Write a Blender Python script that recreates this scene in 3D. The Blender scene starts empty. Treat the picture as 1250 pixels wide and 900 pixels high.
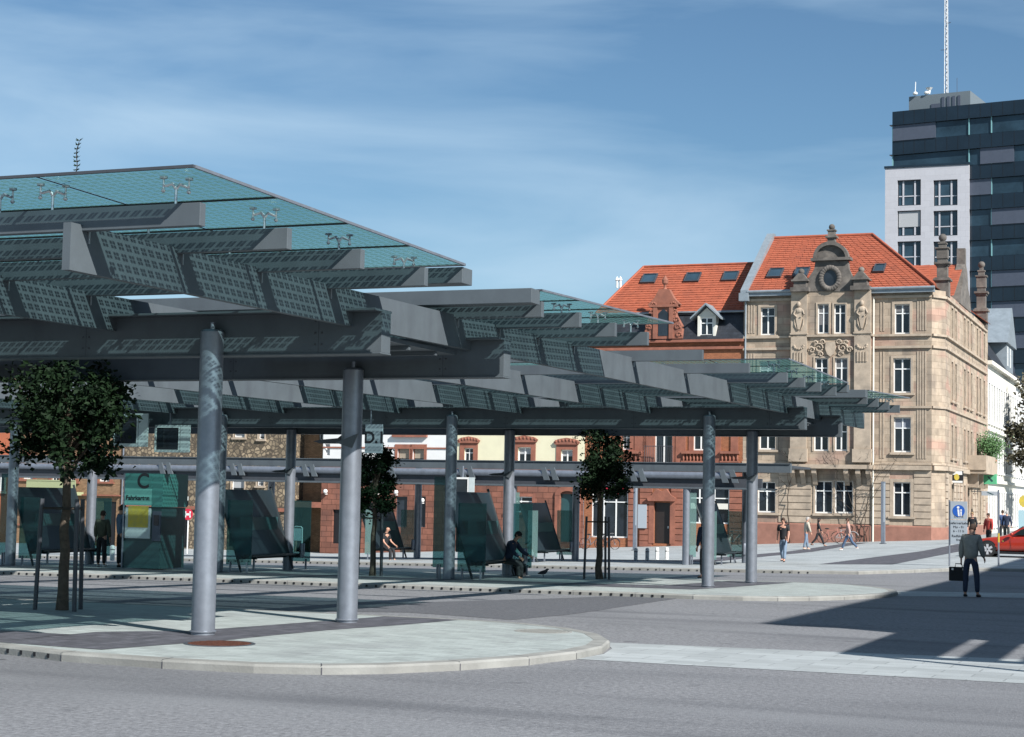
import bpy, bmesh, math, random
import numpy as np
from mathutils import Vector, Matrix
R = math.radians
C = bpy.context.scene.collection
scene = bpy.context.scene
random.seed(7)

# ------------------------------------------------------------------ camera
FOC, PITCH, ROLL, EYE = 2111.0, 0.0738, 0.0193, 1.975
TH = 0.3789                                   # street grid is turned by this
cp, sp, cr, sr = math.cos(PITCH), math.sin(PITCH), math.cos(ROLL), math.sin(ROLL)
fwd = Vector((0, cp, sp)); up0 = Vector((0, -sp, cp)); rt0 = Vector((1, 0, 0))
rt = rt0*cr + up0*sr; up = -rt0*sr + up0*cr
cam_d = bpy.data.cameras.new("camera"); cam = bpy.data.objects.new("camera", cam_d); C.objects.link(cam)
m = Matrix((rt, up, -fwd)).transposed().to_4x4(); m.translation = (0, 0, EYE); cam.matrix_world = m
cam_d.sensor_width = 36; cam_d.sensor_fit = 'HORIZONTAL'; cam_d.lens = FOC/1250*36
cam_d.clip_start = 0.5; cam_d.clip_end = 3000
scene.camera = cam

# ------------------------------------------------------------------ sky and sun
SUN_EL, SUN_AZ = R(37), math.atan2(.62, -.785)
world = bpy.data.worlds.new("World"); scene.world = world; world.use_nodes = True
wt = world.node_tree; wn = wt.nodes; wl = wt.links; wn.clear()
sky = wn.new('ShaderNodeTexSky'); sky.sky_type = 'NISHITA'; sky.sun_disc = False
sky.sun_elevation = SUN_EL; sky.sun_rotation = SUN_AZ
sky.air_density = 1.0; sky.dust_density = 0.35; sky.ozone_density = 1.6
tc = wn.new('ShaderNodeTexCoord'); mp = wn.new('ShaderNodeMapping')
mp.inputs['Rotation'].default_value = (R(8), R(-14), 0); mp.inputs['Scale'].default_value = (2.2, 2.2, 11)
nz = wn.new('ShaderNodeTexNoise'); nz.inputs['Scale'].default_value = 1.6; nz.inputs['Detail'].default_value = 7
nz.inputs['Roughness'].default_value = .5; nz.inputs['Distortion'].default_value = .35
rmp = wn.new('ShaderNodeValToRGB'); rmp.color_ramp.elements[0].position = .36; rmp.color_ramp.elements[1].position = .78
rmp.color_ramp.elements[1].color = (.72, .72, .72, 1)
mix = wn.new('ShaderNodeMixRGB'); mix.inputs[2].default_value = (6.4, 8.6, 10.6, 1)
tint = wn.new('ShaderNodeMixRGB'); tint.blend_type = 'MULTIPLY'; tint.inputs[0].default_value = 1; tint.inputs[2].default_value = (.80, 1.03, 1.15, 1)
bg = wn.new('ShaderNodeBackground'); bg.inputs[1].default_value = .054
wo = wn.new('ShaderNodeOutputWorld')
wl.new(tc.outputs['Generated'], mp.inputs[0]); wl.new(mp.outputs[0], nz.inputs[0]); wl.new(nz.outputs['Fac'], rmp.inputs[0])
wl.new(rmp.outputs[0], mix.inputs[0]); wl.new(sky.outputs[0], tint.inputs[1]); wl.new(tint.outputs[0], mix.inputs[1])
wl.new(mix.outputs[0], bg.inputs[0]); wl.new(bg.outputs[0], wo.inputs[0])
sl = bpy.data.lights.new("sun", 'SUN'); sl.energy = 5.0; sl.angle = R(.5); sl.color = (1, .97, .925)
so = bpy.data.objects.new("sun", sl); C.objects.link(so)
sdir = Vector((.62*math.cos(SUN_EL), -.785*math.cos(SUN_EL), math.sin(SUN_EL)))
so.rotation_euler = sdir.to_track_quat('Z', 'Y').to_euler()
vs = scene.view_settings; vs.view_transform = 'Standard'; vs.look = 'None'; vs.gamma = 1; vs.exposure = 0.70
try: vs.use_curve_mapping = False
except Exception: pass
scene.cycles.transparent_max_bounces = 24; scene.cycles.max_bounces = 6
scene.cycles.caustics_reflective = False; scene.cycles.caustics_refractive = False

# ------------------------------------------------------------------ site grid: a along the platforms, b across them
O3 = np.array([-3.961, 22.73, 0.]); UV = np.array([math.cos(TH), -math.sin(TH), 0]); VV = np.array([math.sin(TH), math.cos(TH), 0])
GB = [(-60, 0), (0, 0), (23.2, -.33), (44, -.52), (70, -.48), (90.4, -.19), (130, -.1), (900, 0)]
SB = [(0, 0), (23, .007), (42, .015), (90, .05), (130, .05), (900, 0)]
def itp(x, tab): return float(np.interp(x, [t[0] for t in tab], [t[1] for t in tab]))
def gz(a, b): return itp(b, GB) + itp(b, SB)*min(max(a, -45), 3)
def W(a, b, z): return Vector(O3 + a*UV + b*VV + np.array([0, 0, z]))
def ray(px, py):
    d = (px-625)/FOC*rt - (py-450)/FOC*up + fwd
    return np.array(d)
E0 = np.array([0, 0, EYE])
def FB(px, py, b=90.4):                       # measured point on a facade plane b: (a, z)
    d = ray(px, py); t = (b + (O3-E0) @ VV)/(d @ VV); P = E0 + d*t
    return float((P-O3) @ UV), float(P[2])
def FA(px, py, a):                            # measured point on a plane a: (b, z)
    d = ray(px, py); t = (a + (O3-E0) @ UV)/(d @ UV); P = E0 + d*t
    return float((P-O3) @ VV), float(P[2])
def GP(px, py, dz=0.):                        # measured point on the ground: (a, b)
    d = ray(px, py); t = 3.
    def below(t):
        P = E0 + d*t; q = P-O3; return P[2] < gz(q @ UV, q @ VV) + dz
    while t < 600 and not below(t): t += .5
    lo, hi = t-.5, t
    for _ in range(30):
        m_ = (lo+hi)/2
        if below(m_): hi = m_
        else: lo = m_
    q = E0 + d*hi - O3
    return float(q @ UV), float(q @ VV)

# ------------------------------------------------------------------ mesh helpers
class MB:
    def __init__(s, M=None): s.v = []; s.f = []; s.mi = []; s.M = M; s.cur = 0
    def add(s, vs, fs):
        n = len(s.v)
        for p in vs:
            p = Vector(p); s.v.append(s.M @ p if s.M is not None else p)
        for f in fs: s.f.append([n+i for i in f]); s.mi.append(s.cur)
        return s
    def box(s, x0, x1, y0, y1, z0, z1):
        return s.add([(x0,y0,z0),(x1,y0,z0),(x1,y1,z0),(x0,y1,z0),(x0,y0,z1),(x1,y0,z1),(x1,y1,z1),(x0,y1,z1)],
                     [(0,3,2,1),(4,5,6,7),(0,1,5,4),(1,2,6,5),(2,3,7,6),(3,0,4,7)])
    def cbox(s, x0, x1, y0, y1, z0, z1, c=.01):   # chamfered along z edges and top
        P = [(x0+c,y0),(x1-c,y0),(x1,y0+c),(x1,y1-c),(x1-c,y1),(x0+c,y1),(x0,y1-c),(x0,y0+c)]
        return s.poly(P, z0, z1)
    def poly(s, P, z0, z1):                     # vertical prism over a polygon in xy
        n = len(P)
        return s.add([(x,y,z0) for x,y in P]+[(x,y,z1) for x,y in P],
                     [tuple(range(n-1,-1,-1)), tuple(range(n,2*n))]+[(i,(i+1)%n,n+(i+1)%n,n+i) for i in range(n)])
    def prism(s, P, y0, y1):                    # polygon in xz extruded along y
        n = len(P)
        return s.add([(x,y0,z) for x,z in P]+[(x,y1,z) for x,z in P],
                     [tuple(range(n)), tuple(range(2*n-1,n-1,-1))]+[(i,n+i,n+(i+1)%n,(i+1)%n) for i in range(n)])
    def prismx(s, P, x0, x1):                   # polygon in yz extruded along x
        n = len(P)
        return s.add([(x0,y,z) for y,z in P]+[(x1,y,z) for y,z in P],
                     [tuple(range(n-1,-1,-1)), tuple(range(n,2*n))]+[(i,(i+1)%n,n+(i+1)%n,n+i) for i in range(n)])
    def quad(s, *p): return s.add(p, [tuple(range(len(p)))])
    def tube(s, pts, r, n=8, cap=True):
        pts = [Vector(p) for p in pts]; rr = r if isinstance(r, (list, tuple)) else [r]*len(pts)
        vs = []; fs = []; k = len(pts)
        for i, p in enumerate(pts):
            t = (pts[min(i+1,k-1)]-pts[max(i-1,0)]).normalized()
            ax = t.cross(Vector((0,0,1)) if abs(t.z) < .9 else Vector((1,0,0))).normalized(); ay = t.cross(ax)
            for j in range(n):
                q = 2*math.pi*j/n; vs.append(p+(ax*math.cos(q)+ay*math.sin(q))*rr[i])
        for i in range(k-1):
            for j in range(n): fs.append((i*n+j, (i+1)*n+j, (i+1)*n+(j+1)%n, i*n+(j+1)%n))
        if cap: fs += [tuple(range(n)), tuple(range(k*n-1,(k-1)*n-1,-1))]
        return s.add(vs, fs)
    def lathe(s, prof, x=0, y=0, n=16):
        vs = []; fs = []; k = len(prof)
        for r_, z in prof:
            for j in range(n):
                q = 2*math.pi*j/n; vs.append((x+r_*math.cos(q), y+r_*math.sin(q), z))
        for i in range(k-1):
            for j in range(n): fs.append((i*n+j, i*n+(j+1)%n, (i+1)*n+(j+1)%n, (i+1)*n+j))
        fs += [tuple(range(n-1,-1,-1)), tuple(range((k-1)*n, k*n))]
        return s.add(vs, fs)
    def ball(s, x, y, z, rx, ry=None, rz=None, n=12, k=8):
        ry = ry or rx; rz = rz or rx; vs = []; fs = []
        for i in range(1, k):
            t = math.pi*i/k
            for j in range(n):
                q = 2*math.pi*j/n; vs.append((x+rx*math.sin(t)*math.cos(q), y+ry*math.sin(t)*math.sin(q), z-rz*math.cos(t)))
        b = len(vs); vs += [(x,y,z-rz),(x,y,z+rz)]
        for i in range(k-2):
            for j in range(n): fs.append((i*n+j, i*n+(j+1)%n, (i+1)*n+(j+1)%n, (i+1)*n+j))
        for j in range(n): fs += [(b,(j+1)%n,j),(b+1,(k-2)*n+j,(k-2)*n+(j+1)%n)]
        return s.add(vs, fs)
    def build(s, name, mat, parent=None, smooth=False, bevel=0):
        me = bpy.data.meshes.new(name); me.from_pydata([tuple(p) for p in s.v], [], s.f)
        for mm in (mat if isinstance(mat, (list, tuple)) else [mat]): me.materials.append(mm)
        me.polygons.foreach_set('material_index', s.mi)
        if smooth:
            me.polygons.foreach_set('use_smooth', [True]*len(s.f))
            try: me.set_sharp_from_angle(angle=R(40))
            except Exception: pass
        me.update()
        o = bpy.data.objects.new(name, me); C.objects.link(o)
        if parent: o.parent = parent
        if bevel:
            b = o.modifiers.new('bevel', 'BEVEL'); b.width = bevel; b.segments = 2; b.limit_method = 'ANGLE'
        return o
def tag(o, label=None, cat=None, group=None, kind=None):
    for k, x in (('label', label), ('category', cat), ('group', group), ('kind', kind)):
        if x: o[k] = x
    return o
def thing(name, label, cat, loc=(0,0,0), rz=0., group=None):
    o = bpy.data.objects.new(name, None); C.objects.link(o); o.empty_display_size = .3
    o.location = loc; o.rotation_euler = (0, 0, rz)
    return tag(o, label, cat, group)
def gthing(name, label, cat, a, b, z=None, dr=0., group=None, dz=0.):
    return thing(name, label, cat, W(a, b, gz(a, b)+dz if z is None else z), -TH+dr, group)
def copy_tree(o, parent=None):
    c = o.copy(); C.objects.link(c)
    if parent: c.parent = parent
    for ch in list(o.children): copy_tree(ch, c)
    return c

# ------------------------------------------------------------------ materials
def mat(name, col, rough=.7, metal=0., noise=0., nscale=6., bump=0., bscale=30., col2=None, spec=None, coord='Object', detail=6):
    M = bpy.data.materials.new(name); M.use_nodes = True; t = M.node_tree; n = t.nodes; l = t.links
    p = n['Principled BSDF']; p.inputs['Roughness'].default_value = rough; p.inputs['Metallic'].default_value = metal
    if spec is not None: p.inputs['Specular IOR Level'].default_value = spec
    p.inputs['Base Color'].default_value = (*col, 1)
    tc = n.new('ShaderNodeTexCoord')
    if noise or col2:
        z = n.new('ShaderNodeTexNoise'); z.inputs['Scale'].default_value = nscale; z.inputs['Detail'].default_value = detail; z.inputs['Roughness'].default_value = .65
        l.new(tc.outputs[coord], z.inputs['Vector'])
        rp = n.new('ShaderNodeValToRGB'); rp.color_ramp.elements[0].position = .32; rp.color_ramp.elements[1].position = .68
        c2 = col2 or tuple(min(1, c*(1+noise)) for c in col); c1 = col if col2 else tuple(c*(1-noise) for c in col)
        rp.color_ramp.elements[0].color = (*c1, 1); rp.color_ramp.elements[1].color = (*c2, 1)
        l.new(z.outputs['Fac'], rp.inputs[0]); l.new(rp.outputs[0], p.inputs['Base Color'])
    if bump:
        z2 = n.new('ShaderNodeTexNoise'); z2.inputs['Scale'].default_value = bscale; z2.inputs['Detail'].default_value = 4
        l.new(tc.outputs[coord], z2.inputs['Vector'])
        bp = n.new('ShaderNodeBump'); bp.inputs['Strength'].default_value = bump; bp.inputs['Distance'].default_value = .02
        l.new(z2.outputs['Fac'], bp.inputs['Height']); l.new(bp.outputs[0], p.inputs['Normal'])
    return M
def layer(M, col, scale, lo, hi, amount=1., coord='Object', sc=(1,1,1), kind='noise'):
    """mix a second colour over the first through a noise mask"""
    t = M.node_tree; n = t.nodes; l = t.links; p = n['Principled BSDF']; bc = p.inputs['Base Color']
    tc = n.new('ShaderNodeTexCoord'); mp = n.new('ShaderNodeMapping'); mp.inputs['Scale'].default_value = sc
    z = n.new('ShaderNodeTexNoise') if kind == 'noise' else n.new('ShaderNodeTexVoronoi')
    z.inputs['Scale'].default_value = scale
    l.new(tc.outputs[coord], mp.inputs[0]); l.new(mp.outputs[0], z.inputs['Vector'])
    mr = n.new('ShaderNodeMapRange'); mr.inputs[1].default_value = lo; mr.inputs[2].default_value = hi; mr.inputs[4].default_value = amount
    l.new(z.outputs['Fac' if kind == 'noise' else 'Distance'], mr.inputs[0])
    mx = n.new('ShaderNodeMixRGB'); l.new(mr.outputs[0], mx.inputs[0])
    if bc.links: l.new(bc.links[0].from_socket, mx.inputs[1])
    else: mx.inputs[1].default_value = bc.default_value[:]
    mx.inputs[2].default_value = (*col, 1); l.new(mx.outputs[0], bc)
    return M
def bricks(M, scale, w, h, mortar, mcol, var=.25, amount=1., axes='xz', msize=.02, bump=.3, coord='Object', rot=0.):
    """brick / slab joints with a tone per unit"""
    t = M.node_tree; n = t.nodes; l = t.links; p = n['Principled BSDF']; bc = p.inputs['Base Color']
    tc = n.new('ShaderNodeTexCoord'); sep = n.new('ShaderNodeSeparateXYZ'); cmb = n.new('ShaderNodeCombineXYZ')
    mp0 = n.new('ShaderNodeMapping'); mp0.inputs['Rotation'].default_value = (0, 0, rot)
    l.new(tc.outputs[coord], mp0.inputs[0]); l.new(mp0.outputs[0], sep.inputs[0])
    if axes == 'xyz':
        ad = n.new('ShaderNodeMath'); l.new(sep.outputs[0], ad.inputs[0]); l.new(sep.outputs[1], ad.inputs[1]); l.new(ad.outputs[0], cmb.inputs[0]); l.new(sep.outputs[2], cmb.inputs[1])
    else:
        l.new(sep.outputs['xyz'.index(axes[0])], cmb.inputs[0]); l.new(sep.outputs['xyz'.index(axes[1])], cmb.inputs[1])
    br = n.new('ShaderNodeTexBrick'); br.inputs['Scale'].default_value = scale; br.inputs['Brick Width'].default_value = w; br.inputs['Row Height'].default_value = h
    br.inputs['Mortar Size'].default_value = msize; br.inputs['Color1'].default_value = (1-var,)*3+(1,); br.inputs['Color2'].default_value = (1+var*.5,)*3+(1,)
    br.inputs['Mortar'].default_value = (*mcol, 1); br.inputs['Bias'].default_value = 0
    l.new(cmb.outputs[0], br.inputs['Vector'])
    mx = n.new('ShaderNodeMixRGB'); mx.blend_type = 'MULTIPLY'; mx.inputs[0].default_value = amount
    if bc.links: l.new(bc.links[0].from_socket, mx.inputs[1])
    else: mx.inputs[1].default_value = bc.default_value[:]
    l.new(br.outputs['Color'], mx.inputs[2]); l.new(mx.outputs[0], bc)
    if bump:
        bp = n.new('ShaderNodeBump'); bp.invert = True; bp.inputs['Strength'].default_value = bump; bp.inputs['Distance'].default_value = .02
        l.new(br.outputs['Fac'], bp.inputs['Height'])
        ni = p.inputs['Normal']
        if ni.links: l.new(ni.links[0].from_socket, bp.inputs['Normal'])
        l.new(bp.outputs[0], ni)
    return M
steel = mat('grey_steel_paint', (.086,.103,.116), .5, .0, .10, 2.2, .05, 60)
steel = layer(steel, (.058,.066,.078), 2.2, .5, .78, .55, sc=(1.2,1.2,.12))
steel = layer(steel, (.115,.136,.150), .5, .55, .75, .4)
steel_d = mat('dark_steel_paint', (.05,.055,.065), .5, 0, .1, 4)
galv = mat('galvanised_steel', (.25,.275,.32), .40, .55, .12, 7)
galv = layer(galv, (.17,.18,.20), 1.4, .5, .75, .5, sc=(3,3,.5))
chrome = mat('bright_steel', (.55,.56,.58), .3, .8)
asphalt = mat('asphalt', (.10,.102,.11), .9, 0, 0, 16, .6, 40, col2=(.25,.253,.265), coord='Object', detail=8)
asphalt = layer(asphalt, (.095,.098,.108), .13, .50, .64, .5)
asphalt = layer(asphalt, (.19,.195,.205), .5, .50, .72, .6, sc=(.25,1.4,1))
asphalt = layer(asphalt, (.075,.078,.088), 1.0, .54, .70, .55, sc=(.09,.8,1))
asphalt = layer(asphalt, (.05,.052,.06), 1.6, .68, .76, .55)
asphalt_n = mat('newer_asphalt', (.05,.052,.06), .9, 0, 0, 16, .5, 40, col2=(.13,.133,.145), detail=8)
pavers = mat('light_concrete_pavers', (.33,.365,.355), .85, 0, .10, 3, .2, 50)
pavers = layer(pavers, (.26,.28,.28), .6, .5, .7, .7)
pavers = layer(pavers, (.20,.21,.21), 2.3, .60, .74, .6)
pavers = bricks(pavers, 1, .3, .15, 1, (.72,.72,.72), .16, 1, 'xy', .006, .15)
slabs = mat('pale_pavement_slabs', (.34,.365,.37), .85, 0, .10, 2, .2, 50)
slabs = layer(slabs, (.25,.27,.275), .35, .48, .7, .7)
slabs = bricks(slabs, 1, .8, .4, 1, (.7,.7,.7), .14, 1, 'xy', .012, .15)
setts = mat('dark_stone_setts', (.085,.085,.10), .8, 0, .2, 3, .3, 40)
setts = bricks(setts, 1, .2, .16, 1, (.7,.7,.72), .35, 1, 'yx', .012, .3)
kerbstone = mat('kerb_concrete', (.25,.25,.235), .85, 0, .16, 2.5, .2, 40)
kerbstone = layer(kerbstone, (.20,.195,.18), .9, .5, .7, .6)
black = mat('black', (.006,.006,.008), .6)
rust = mat('rusty_iron', (.10,.035,.02), .85, .2, .4, 30, .4, 40)
sandst = mat('buff_sandstone', (.375,.30,.225), .85, 0, .2, 1.6, .25, 25)
sandst = layer(sandst, (.40,.235,.18), .38, .53, .63, .72, sc=(.7,.7,1.6))
sandst = layer(sandst, (.17,.14,.12), .9, .50, .75, .7, sc=(1,1,.4))
sandst = bricks(sandst, 1, .9, .42, 1, (.62,.6,.58), .2, 1, 'xyz', .012, .3)
sandst_p = mat('plain_sandstone_trim', (.395,.32,.245), .85, 0, .18, 2, .25, 25)
sandst_p = layer(sandst_p, (.20,.17,.14), 1.1, .5, .75, .6)
sooty = mat('sooty_sandstone', (.115,.103,.092), .9, 0, .35, 2.2, .4, 20)
sooty = layer(sooty, (.24,.21,.18), 1.3, .55, .75, .7)
redst = mat('red_sandstone', (.26,.10,.065), .85, 0, .2, 2.0, .3, 25)
redst = layer(redst, (.17,.07,.05), 1.1, .5, .72, .7)
redst_b = mat('red_sandstone_ashlar', (.22,.088,.058), .85, 0, .2, 2.0, .3, 25)
redst_b = layer(redst_b, (.12,.055,.042), 1.0, .5, .72, .7)
redst_b = bricks(redst_b, 1, .75, .38, 1, (.45,.42,.4), .25, 1, 'xyz', .022, .5)
plinth = mat('plinth_sandstone', (.27,.13,.095), .85, 0, .18, 1.6, .25, 25)
brickw = mat('orange_brick', (.31,.12,.058), .85, 0, .15, 3, .2, 30)
brickw = bricks(brickw, 1, .25, .08, 1, (.7,.66,.6), .2, 1, 'xyz', .012, .1)
tiles = mat('orange_roof_tiles', (.33,.085,.042), .8, 0, .2, 2.4, .1, 30)
tiles = layer(tiles, (.21,.06,.035), .8, .5, .75, .6)
slate = mat('dark_slate', (.022,.026,.034), .55, 0, .3, 2, .2, 20)
slate = bricks(slate, 1, .3, .2, 1, (.5,.5,.5), .3, 1, 'xz', .012, .3)
zinc = mat('weathered_zinc', (.26,.30,.33), .5, .3, .15, 2)
cream = mat('cream_plaster', (.66,.62,.44), .9, 0, .04, 1.2, .1, 40)
cream = layer(cream, (.5,.46,.34), .7, .55, .8, .35)
whitep = mat('white_plaster', (.66,.66,.65), .9, 0, .04, 1.2, .1, 40)
offw = mat('offwhite_plaster', (.64,.62,.55), .9, 0, .05, 1.2, .1, 40)
orangep = mat('orange_plaster', (.40,.12,.06), .9, 0, .08, 1.2, .1, 40)
yellowb = mat('yellow_brick', (.27,.165,.095), .88, 0, .15, 3, .2, 30)
yellowb = bricks(yellowb, 1, .25, .08, 1, (.6,.58,.5), .28, 1, 'xyz', .012, .1)
rubble = mat('rubble_stone', (.29,.225,.15), .9, 0, .3, 4, .4, 20)
def stones(M, scale, mcol):
    t = M.node_tree; n = t.nodes; l = t.links; p = n['Principled BSDF']; bc = p.inputs['Base Color']
    tc = n.new('ShaderNodeTexCoord'); v1 = n.new('ShaderNodeTexVoronoi'); v1.feature = 'DISTANCE_TO_EDGE'; v2 = n.new('ShaderNodeTexVoronoi')
    for v_ in (v1, v2): v_.inputs['Scale'].default_value = scale; l.new(tc.outputs['Object'], v_.inputs['Vector'])
    mr = n.new('ShaderNodeMapRange'); mr.inputs[1].default_value = .05; mr.inputs[2].default_value = .16; l.new(v1.outputs['Distance'], mr.inputs[0])
    hs = n.new('ShaderNodeSeparateColor'); l.new(v2.outputs['Color'], hs.inputs[0])
    m2 = n.new('ShaderNodeMapRange'); m2.inputs[3].default_value = .35; m2.inputs[4].default_value = 1.15; l.new(hs.outputs[0], m2.inputs[0])
    mu = n.new('ShaderNodeMixRGB'); mu.blend_type = 'MULTIPLY'; mu.inputs[0].default_value = 1; l.new(bc.links[0].from_socket, mu.inputs[1]); l.new(m2.outputs[0], mu.inputs[2])
    mx = n.new('ShaderNodeMixRGB'); mx.inputs[1].default_value = (*mcol, 1); l.new(mr.outputs[0], mx.inputs[0]); l.new(mu.outputs[0], mx.inputs[2]); l.new(mx.outputs[0], bc)
    return M
rubble = stones(rubble, 3.4, (.07,.055,.04))
white = mat('white_paint', (.74,.74,.72), .45, 0, .04, 5)
glassw = mat('dark_window_glass', (.018,.024,.032), .07, 0, .5, .8)
blind = mat('roller_blind', (.36,.37,.38), .7)
curtain = mat('grey_net_curtain', (.16,.16,.165), .9, 0, .3, 14)
blind_g = mat('grey_roller_blind', (.20,.22,.26), .7)
blind_b = mat('tan_roller_blind', (.30,.25,.19), .7)
redsign = mat('red_sign', (.55,.02,.05), .5)
greensign = mat('green_sign', (.10,.42,.22), .5)
bluesign = mat('blue_sign', (.02,.10,.42), .4)
signgrey = mat('sign_plate', (.34,.38,.42), .4)
textm = mat('sign_lettering', (.02,.02,.025), .6)
hr_dark = mat('dark_glass_cladding', (.010,.020,.032), .22, 0, .25, .25)
hr_glass = mat('tower_window_glass', (.022,.045,.065), .10, 0, .5, .3)
hr_silver = mat('silver_sun_screens', (.085,.10,.135), .5, .2, .06, 2)
hr_white = mat('white_stone_cladding', (.44,.44,.47), .6, 0, .03, 3)
hr_white = bricks(hr_white, 1, 1.1, .7, 1, (.86,.86,.86), .05, 1, 'xz', .015, .1)
bark = mat('grey_brown_bark', (.10,.075,.055), .9, 0, .35, 12, .5, 30)
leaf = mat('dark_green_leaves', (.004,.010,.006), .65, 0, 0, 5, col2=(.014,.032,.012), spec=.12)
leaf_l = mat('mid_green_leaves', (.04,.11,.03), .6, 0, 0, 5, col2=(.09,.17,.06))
vine = mat('bare_vine_stems', (.05,.04,.032), .9, 0, .3, 8)
rubber = mat('rubber', (.012,.012,.013), .8)
carpaint = mat('red_car_paint', (.34,.025,.010), .22, 0, .02, 2); carpaint.node_tree.nodes['Principled BSDF'].inputs['Coat Weight'].default_value = .6
teal_s = mat('teal_enamel_panel', (.06,.22,.20), .35, 0, .06, 2)
teal_l = mat('pale_teal_panel', (.16,.42,.37), .35, 0, .05, 2)
teal_k = mat('blackish_enamel_panel', (.012,.02,.024), .4, 0, .1, 2)
teal_d = mat('dark_teal_panel', (.025,.07,.075), .35, 0, .1, 2)
poster = mat('grey_poster', (.50,.56,.56), .5, 0, .06, 9)
yellow_m = mat('yellow_city_map', (.62,.47,.04), .6, 0, 0, 7, col2=(.45,.38,.10))
skin_m = mat('skin', (.50,.27,.19), .55); 
def cloth(name, c, n=.15): return mat(name, c, .85, 0, n, 9, .2, 60)
def glassy(name, tintc, fac, dcol=(.03,.10,.10), rough=.08):
    """tinted see-through glass: part transparent, part body colour and gloss"""
    M = bpy.data.materials.new(name); M.use_nodes = True; t = M.node_tree; n = t.nodes; l = t.links
    p = n['Principled BSDF']; p.inputs['Base Color'].default_value = (*dcol, 1); p.inputs['Roughness'].default_value = rough
    tr = n.new('ShaderNodeBsdfTransparent'); tr.inputs[0].default_value = (*tintc, 1)
    mx = n.new('ShaderNodeMixShader'); mx.inputs[0].default_value = fac
    l.new(tr.outputs[0], mx.inputs[1]); l.new(p.outputs[0], mx.inputs[2]); l.new(mx.outputs[0], n['Material Output'].inputs[0])
    return M
shelter_g = glassy('teal_shelter_glass', (.46,.70,.72), .40, (.028,.072,.078))
clear_g = glassy('pale_shelter_glass', (.74,.90,.88), .42, (.24,.36,.34))
car_g = glassy('car_glass', (.25,.30,.30), .5, (.02,.03,.03))
# solar roof glass: dark cells in groups of four printed on tinted glass
pv = bpy.data.materials.new('solar_roof_glass'); pv.use_nodes = True
t = pv.node_tree; n = t.nodes; l = t.links; p = n['Principled BSDF']; p.inputs['Base Color'].default_value = (.045,.11,.11,1); p.inputs['Roughness'].default_value = .25
tcn = n.new('ShaderNodeTexCoord'); sepn = n.new('ShaderNodeSeparateXYZ'); l.new(tcn.outputs['Object'], sepn.inputs[0])
def mth(op, a, b=None, c=None):
    q = n.new('ShaderNodeMath'); q.operation = op
    for i, x in enumerate((a, b, c)):
        if x is None: continue
        if isinstance(x, (int, float)): q.inputs[i].default_value = x
        else: l.new(x, q.inputs[i])
    return q.outputs[0]
def bandmask(sock, per):
    fr = mth('FRACT', mth('DIVIDE', mth('ADD', sock, 500.), per))
    d = mth('ABSOLUTE', mth('SUBTRACT', fr, .5))          # distance from middle of the group
    return mth('MULTIPLY', mth('LESS_THAN', d, .33), mth('GREATER_THAN', d, .035))
cell = mth('MULTIPLY', bandmask(sepn.outputs[0], .125), bandmask(sepn.outputs[1], .135))
fac = mth('MULTIPLY_ADD', cell, .74, .24)
trn = n.new('ShaderNodeBsdfTransparent'); trn.inputs[0].default_value = (.44,.62,.62,1)
tlu = n.new('ShaderNodeBsdfTranslucent'); tlu.inputs[0].default_value = (.10,.22,.205,1)
mxc = n.new('ShaderNodeMixShader'); mxc.inputs[0].default_value = .55; l.new(p.outputs[0], mxc.inputs[1]); l.new(tlu.outputs[0], mxc.inputs[2])
mxn = n.new('ShaderNodeMixShader'); l.new(fac, mxn.inputs[0]); l.new(trn.outputs[0], mxn.inputs[1]); l.new(mxc.outputs[0], mxn.inputs[2]); l.new(mxn.outputs[0], n['Material Output'].inputs[0])

# ------------------------------------------------------------------ ground
AL = [-600,-300,-150,-90,-60]+[-45+3*i for i in range(17)]+[10,20,40,80,160,300,600]
BL = [-60,-30,-10,0]+[x*2.9 for x in range(1,9)]+[26,29,32,35,38,41,44,48,52,56,60,65,70,75,80,85,90.4,100,110,120,130,160,200,300,500,900]
def sheet(name, P, dz, m_, label=None):
    bm = bmesh.new(); bm.faces.new([bm.verts.new((x, y, 0)) for x, y in P])
    xs = [p_[0] for p_ in P]; ys = [p_[1] for p_ in P]
    for a in AL:
        if min(xs) < a < max(xs): bmesh.ops.bisect_plane(bm, geom=bm.verts[:]+bm.edges[:]+bm.faces[:], plane_co=(a,0,0), plane_no=(1,0,0), dist=1e-5)
    for b in BL:
        if min(ys) < b < max(ys): bmesh.ops.bisect_plane(bm, geom=bm.verts[:]+bm.edges[:]+bm.faces[:], plane_co=(0,b,0), plane_no=(0,1,0), dist=1e-5)
    for q in bm.verts: q.co.z = gz(q.co.x, q.co.y)+dz
    bmesh.ops.recalc_face_normals(bm, faces=bm.faces)
    for f_ in bm.faces:
        if f_.normal.z < 0: f_.normal_flip()
    me = bpy.data.meshes.new(name); bm.to_mesh(me); bm.free(); me.materials.append(m_)
    o = bpy.data.objects.new(name, me); C.objects.link(o); o.location = W(0,0,0); o.rotation_euler = (0,0,-TH)
    tag(o, kind='structure'); return o
sheet('road', [(-600,-60),(600,-60),(600,900),(-600,900)], 0, asphalt)
def inset(P, d):
    n_ = len(P); out = []
    for i in range(n_):
        p0 = Vector(P[i-1]); p1 = Vector(P[i]); p2 = Vector(P[(i+1)%n_])
        e1 = (p1-p0).normalized(); e2 = (p2-p1).normalized()
        nn = Vector((-e1.y, e1.x))+Vector((-e2.y, e2.x)); nn.normalize()
        k = max(.4, nn.dot(Vector((-e1.y, e1.x)))); out.append(tuple(p1+nn*d/k))
    return out
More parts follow.
